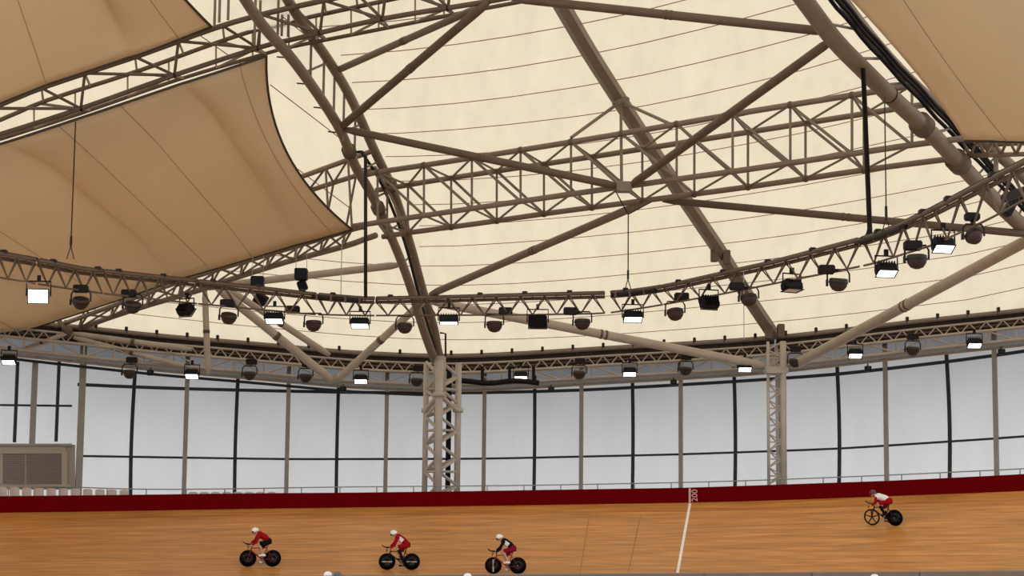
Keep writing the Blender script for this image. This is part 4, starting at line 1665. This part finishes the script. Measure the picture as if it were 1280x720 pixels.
def hand_segs(w, h, side, spread=V((0, 1, 0)), fw=V((1, 0, 0)), curl=V((0, 0, -1))):
    """palm, four fingers curled round a bar, and a thumb from the side of the palm"""
    s = []
    pc = w.lerp(h, 0.6)
    s.append((w, h, 0.026, 0.034))
    d = (h - w).normalized()
    for k, (o, ln) in enumerate(((-0.027, 0.040), (-0.009, 0.046), (0.009, 0.043), (0.027, 0.034))):
        b0 = h + spread * o + d * 0.012
        b1 = b0 + d * ln * 0.7 + curl * 0.006
        b2 = b1 + curl * ln * 0.75 - d * 0.004
        b3 = b2 - d * ln * 0.5 + curl * 0.004
        s += [(b0, b1, 0.010, 0.009), (b1, b2, 0.009, 0.0085), (b2, b3, 0.0085, 0.008)]
    t0 = pc - spread * side * 0.028
    t1 = t0 - spread * side * 0.022 + d * 0.028 + curl * 0.018
    t2 = t1 + d * 0.022 + curl * 0.026 + spread * side * 0.008
    s += [(t0, t1, 0.012, 0.010), (t1, t2, 0.010, 0.009)]
    return s


def head_segs(c, fwd, up):
    """skull, jaw, nose, brow, lips, ears around centre c"""
    rt = fwd.cross(up).normalized()

    def q(a, b, z):
        return c + fwd * a + rt * b + up * z
    s = [(q(-.015, 0, .03), (q(.0, 0, .035)), 0.088, 0.086),
         (q(.02, 0, -.02), q(.035, 0, -.075), 0.068, 0.042),
         (q(.088, 0, .01), q(.112, 0, -.028), 0.012, 0.017),
         (q(.084, -.035, .026), q(.084, .035, .026), 0.014, 0.014),
         (q(.082, -.02, -.062), q(.082, .02, -.062), 0.011, 0.011),
         (q(.062, 0, -.098), q(.064, 0, -.094), 0.022, 0.022)]
    for k in (-1, 1):
        s += [(q(-.005, k * .083, .02), q(-.005, k * .088, -.03), 0.018, 0.012)]
    return s


def make_rider(label, jersey, sleeve, shorts, sock, shoe, helmet, upright=0.0, bib=None, lean=0.0):
    """cyclist bent over the bars, built in the bicycle's own frame"""
    t = thing('person', label, 'person', (0, 0, 0), 'cyclists')
    hipc = V((-0.21, 0, 1.03)); sh = V((0.20 + lean, 0, 1.30 + upright)); nk = V((0.25 + lean * 1.1, 0, 1.36 + upright)); hd = V((0.345 + lean * 1.4, 0, 1.43 + upright - lean * .2))
    fwd = V((0.97, 0, -0.22)).normalized(); up = V((0.22, 0, 0.97)).normalized()
    segs = []
    segs += [(hipc, hipc.lerp(sh, .35) + V((-.02, 0, .04)), 0.125, 0.115), (hipc.lerp(sh, .35) + V((-.02, 0, .04)), sh + V((-.06, 0, .0)), 0.118, 0.120),
             (sh + V((-.02, -.15, -.01)), sh + V((-.02, .15, -.01)), 0.066, 0.066), (sh, nk + V((.05, 0, .03)), 0.075, 0.056)]
    segs += head_segs(hd, fwd, up)
    legs, arms = {}, {}
    for s, ank, ctoe, knee in ((-1, V((-0.08, -.13, 0.23)), V((0.08, -.13, .155)), V((0.13, -.13, 0.66))), (1, V((-0.02, .13, 0.53)), V((0.14, .13, .475)), V((0.22, .14, 0.95)))):
        hj = hipc + V((0.01, s * 0.085, -0.02))
        # keep thigh and shin lengths believable
        legs[s] = (hj, knee, ank, ctoe)
        segs += [(hj, knee, 0.092, 0.058), (knee, knee.lerp(ank, .35) + V((-.02, 0, 0)), 0.057, 0.055), (knee.lerp(ank, .35) + V((-.02, 0, 0)), ank, 0.055, 0.036),
                 (ank, ctoe, 0.04, 0.033)]
        sj = sh + V((-0.02, s * 0.175, -0.01))
        el = V((0.30, s * 0.235, 1.03 + upright * .5)); wr = V((0.46, s * 0.21, 0.915)); hn = V((0.505, s * 0.205, 0.892))
        arms[s] = (sj, el, wr, hn)
        segs += [(sj, el, 0.05, 0.038), (el, wr, 0.04, 0.026)]
        segs += hand_segs(wr, hn, s)
    body = capsules(segs, 'body', skin, t, 0.009)
    # clothing as close shells
    g = 0.014
    js = [(hipc.lerp(sh, .12), hipc.lerp(sh, .35) + V((-.02, 0, .04)), 0.128 + g, 0.116 + g), (hipc.lerp(sh, .35) + V((-.02, 0, .04)), sh + V((-.06, 0, .0)), 0.118 + g, 0.121 + g),
          (sh + V((-.02, -.15, -.01)), sh + V((-.02, .15, -.01)), 0.066 + g, 0.066 + g), (sh, sh.lerp(nk, .6), 0.076 + g, 0.060 + g)]
    jo = capsules(js, 'jersey', jersey, t, 0.013)
    ss = []
    for s in (-1, 1):
        sj, el, wr, hn = arms[s]
        ss = [(sj, el, 0.05 + g, 0.038 + g), (el, el.lerp(wr, .85), 0.04 + g, 0.03 + g)]
        capsules(ss, 'sleeve', sleeve, t, 0.013)
    sg = [(hipc + V((0, -.03, 0)), hipc + V((0.02, .03, .01)), 0.13 + g, 0.128 + g)]
    for s in (-1, 1):
        hj, knee, ank, toe = legs[s]
        sg.append((hj, hj.lerp(knee, .78), 0.093 + g, 0.066 + g))
    capsules(sg, 'shorts', shorts, t, 0.013)
    for s in (-1, 1):
        hj, knee, ank, toe = legs[s]
        if sock:
            capsules([(knee.lerp(ank, .30) + V((-.02, 0, 0)), ank, 0.054 + g, 0.038 + g)], 'sock', sock, t, 0.013)
        so = capsules([(ank + V((-.045, 0, -.045)), toe, 0.045, 0.040), (ank + V((0, 0, -.01)), ank.lerp(toe, .4), 0.047, 0.044)], 'shoe', shoe, t, 0.012)
    # helmet: smooth shell with pointed tail and dark visor
    h = MB()
    vs, fs = [], []
    rt = fwd.cross(up)
    nU, nV = 18, 9
    for i in range(nU):
        a = 2 * math.pi * i / nU
        for j in range(nV + 1):
            th = math.pi * .60 * j / nV
            x = 0.112 * math.sin(th) * math.cos(a)
            y = 0.103 * math.sin(th) * math.sin(a)
            z = 0.115 * math.cos(th)
            if x < 0:
                x *= 1.0 + 0.4 * math.sin(th) ** 2 * math.cos(a) ** 2
            vs.append(hd + fwd * x + rt * y + up * (z + 0.028))
    for i in range(nU):
        for j in range(nV):
            a = i * (nV + 1) + j
            b = ((i + 1) % nU) * (nV + 1) + j
            fs.append((a, a + 1, b + 1, b))
    ho = mk('helmet', vs, fs, helmet, t, smooth=True)
    sd = ho.modifiers.new('thickness', 'SOLIDIFY'); sd.thickness = 0.012
    vm = MB()
    vvs, vfs = [], []
    for i in range(9):
        a = -1.0 + 2.0 * i / 8
        for z in (-0.055, -0.02, 0.025):
            vvs.append(hd + fwd * (0.126 * math.cos(a)) + rt * (0.118 * math.sin(a)) + up * (z + .01))
    for i in range(8):
        for j in range(2):
            vfs.append((i * 3 + j, i * 3 + j + 1, i * 3 + 4 + j, i * 3 + 3 + j))
    vo = mk('visor', vvs, vfs, blackg, ho, smooth=True)
    sd = vo.modifiers.new('thickness', 'SOLIDIFY'); sd.thickness = 0.006
    if bib:
        p = hipc.lerp(sh, .62)
        ax = (sh - hipc).normalized()
        nrm = V((-ax.z, 0, ax.x))
        MX = Matrix((ax, V((0, 1, 0)), nrm)).transposed()
        for s in (-1, 1):
            MB().bbox(p + V((0, s * 0.128, .04)), (0.20, 0.02, 0.16), 0.006, MX).build('number_patch', bib, t)
    return t


def place_on_track(objs, px, py, climb=0.0, lean=0.6, yawfix=0.0):
    h, nn = trackhit(px, py)
    h2, _ = trackhit(px - 30, py)
    tdir = V((-(h.y - CEN.y), h.x - CEN.x, 0)).normalized()      # runs leftwards seen from the stand
    if tdir.x > 0:
        tdir = -tdir
    outw = V((h.x - CEN.x, h.y - CEN.y, 0)).normalized()
    f = tdir + outw * climb
    f = (f - nn * f.dot(nn)).normalized()
    u = (nn * lean + V((0, 0, 1)) * (1 - lean))
    u = (u - f * u.dot(f)).normalized()
    s = u.cross(f)
    M = Matrix((f, s, u)).transposed().to_4x4()
    M.translation = h - f * 0.09
    for o in objs:
        o.matrix_world = M


b1_ = make_bike('red framed track bicycle with black disc wheels under the rider in black shorts', redl, 'disc', None)
r1_ = make_rider('cyclist with white helmet, red top and black shorts, first from the left on the track', redj, redj, blackc, None, whitec, helmw)
place_on_track([b1_, r1_], 325, 708.5)
b2_ = make_bike('dark track bicycle with pale stripes on both black disc wheels, second from the left', steeld, 'disc', mat('pale_stripe', (0.42, 0.40, 0.26), 0.5))
r2_ = make_rider('cyclist with white helmet in a red and white suit, between two other riders', redj, redj, redj, blackc, black, helmw, 0.03, whitec)
place_on_track([b2_, r2_], 499, 712.5)
b3_ = make_bike('red track bicycle with black disc wheels under the rider in a black top', redl, 'disc', None)
mk_ = MB(); mk_.box(V((0.58, -0.036, 0.34)), (0.05, 0.012, 0.5)); mk_.box(V((0.58, 0.036, 0.34)), (0.05, 0.012, 0.5)); mk_.build('wheel_stripe', mat('pale_green_stripe', (0.45, 0.45, 0.32), 0.5), b3_)
r3_ = make_rider('cyclist with white helmet, black top with a white patch and crimson shorts', blackc, blackc, crimson, None, whitec, helmw, 0.02, whitec)
place_on_track([b3_, r3_], 632, 717.5)
b4_ = make_bike('black track bicycle with an open spoked front wheel, alone high on the bend', steeld, 'spoked', None)
r4_ = make_rider('crouching cyclist in a red and white suit, alone high on the bend by the fence', whitec, redj, redj, blackc, black, mat('dark_helmet', (0.10, 0.03, 0.035), 0.4), -0.09, None, 0.08)
place_on_track([b4_, r4_], 1105, 657, 0.12)

# ================================================================== INFIELD BARRIER AND WAITING PEOPLE
ba, bb_ = P(250, 721.2, 60), P(1420, 713, 60)
ba = P(-200, 724, 60)
t = thing('infield_barrier', 'low dull brown barrier board along the bottom edge of the frame', 'barrier', V(((ba.x + bb_.x) / 2, 60, 0)))
t['label'] = 'low dull brown barrier board on the infield in front of the wooden track'
NP = 12
for i in range(NP):
    a = ba.lerp(bb_, i / NP); b = ba.lerp(bb_, (i + 0.985) / NP)
    vs = []
    for p in (a, b):
        for y in (0, 0.05):
            for z in (0.06, p.z):
                vs.append(V((p.x, p.y + y, z)))
    mk('panel', vs, [(0, 1, 3, 2), (4, 6, 7, 5), (0, 4, 5, 1), (2, 3, 7, 6), (0, 2, 6, 4), (1, 5, 7, 3)], barrm, t)
    MB().box((a.x, a.y + .12, a.z / 2), (0.06, 0.08, a.z)).build('post', railm, t)
tube_obj('top_rail', [ba + V((0, .02, 0)), bb_ + V((0, .02, 0))], 0.022, railm, t, 6)


def make_sitter(label, px, py, d, top, cap, capm):
    """person sitting on a folding stool on the infield, seen only by the head"""
    hp = P(px, py, d)
    t = thing('person', label, 'person', (0, 0, 0), None)
    H = hp.z
    sc = 1.0
    seat = H - 0.80
    hipc = V((0, 0, seat + .10)); sh = V((0.03, 0, seat + .50)); hd = V((0.06, 0, H - 0.115))
    fwd, up = V((1, 0, -.05)).normalized(), V((.05, 0, 1)).normalized()
    segs = [(hipc, hipc.lerp(sh, .5), 0.13, 0.12), (hipc.lerp(sh, .5), sh + V((0, 0, -.05)), 0.12, 0.125), (sh + V((0, -.15, 0)), sh + V((0, .15, 0)), 0.065, 0.065), (sh, hd - V((0.02, 0, .06)), 0.07, 0.055)]
    segs += head_segs(hd, fwd, up)
    lg_, ar_ = [], []
    for s in (-1, 1):
        kn = V((0.42, s * .16, seat + .10)); an = V((0.40, s * .16, 0.09)); to = V((0.56, s * .18, 0.04))
        segs += [(hipc + V((0, s * .09, -.01)), kn, 0.088, 0.058), (kn, an, 0.056, 0.038), (an, to, 0.04, 0.034)]
        lg_.append((hipc + V((0, s * .09, -.01)), kn, an, to))
        sj = sh + V((0, s * .17, 0)); el = V((0.12, s * .24, seat + .24)); wr = V((0.32, s * .17, seat + .19)); hn = V((0.39, s * .16, seat + .185))
        segs += [(sj, el, 0.05, 0.04), (el, wr, 0.04, 0.027)]
        segs += hand_segs(wr, hn, s)
        ar_.append((sj, el, wr))
    capsules(segs, 'body', skin, t, 0.010)
    g = 0.014
    js = [(hipc, hipc.lerp(sh, .5), 0.13 + g, 0.12 + g), (hipc.lerp(sh, .5), sh + V((0, 0, -.05)), 0.12 + g, 0.125 + g), (sh + V((0, -.15, 0)), sh + V((0, .15, 0)), 0.065 + g, 0.065 + g)]
    for sj, el, wr in ar_:
        js += [(sj, el, 0.05 + g, 0.04 + g), (el, el.lerp(wr, .8), 0.04 + g, 0.03 + g)]
    capsules(js, 'jacket', top, t, 0.015)
    tr = []
    for hj, kn, an, to in lg_:
        tr += [(hj, kn, 0.09 + g, 0.06 + g), (kn, kn.lerp(an, .85), 0.058 + g, 0.042 + g)]
    capsules(tr, 'trousers', bluec, t, 0.015)
    for hj, kn, an, to in lg_:
        capsules([(an + V((-.04, 0, -.04)), to, 0.047, 0.042)], 'shoe', black, t, 0.014)
    c = MB()
    c.lathe([(0.108, 0.005), (0.112, 0.03), (0.10, 0.075), (0.07, 0.108), (0.02, 0.12)], 18, None, hd + V((-.01, 0, .005)))
    c.build('cap', capm, t, True)
    c = MB(); c.bbox(hd + V((0.13, 0, 0.03)), (0.10, 0.14, 0.015), 0.005); c.build('peak', capm, t)
    t.location = (hp.x, hp.y, 0)
    yaw = 1.4 + 0.6 * math.sin(px)
    t.rotation_euler = (0, 0, yaw)
    st = thing('folding_stool', 'folding stool under the ' + cap, 'stool', (0, 0, 0))
    MB().bbox((0, 0, seat - 0.035), (0.36, 0.38, 0.04), 0.012).build('seat', bluec, st)
    z = seat - .06
    for s in (-1, 1):
        MB().tube([V((-.15, s * .17, 0)), V((.15, s * .17, z))], 0.012, 6).build('leg', railm, st)
        MB().tube([V((.15, s * .15, 0)), V((-.15, s * .15, z))], 0.012, 6).build('leg', railm, st)
    st.location = t.location
    st.rotation_euler = t.rotation_euler
    return t


make_sitter('person in a white cap, head just showing below the first and second riders', 410.5, 714.8, 52, blackc, 'person in the white cap below the riders', whitec)
make_sitter('person in a dark grey cap beside the person in the white cap', 420, 714.8, 53.2, greyc, 'person in the dark grey cap', greyc)
make_sitter('person in a white cap, head just showing left below the third rider', 585, 717, 52, redj, 'person in the white cap below the third rider', whitec)
make_sitter('person in a white cap, head just showing below the rider on the bend', 1092, 718, 52, blackc, 'person in the white cap below the bend', whitec)
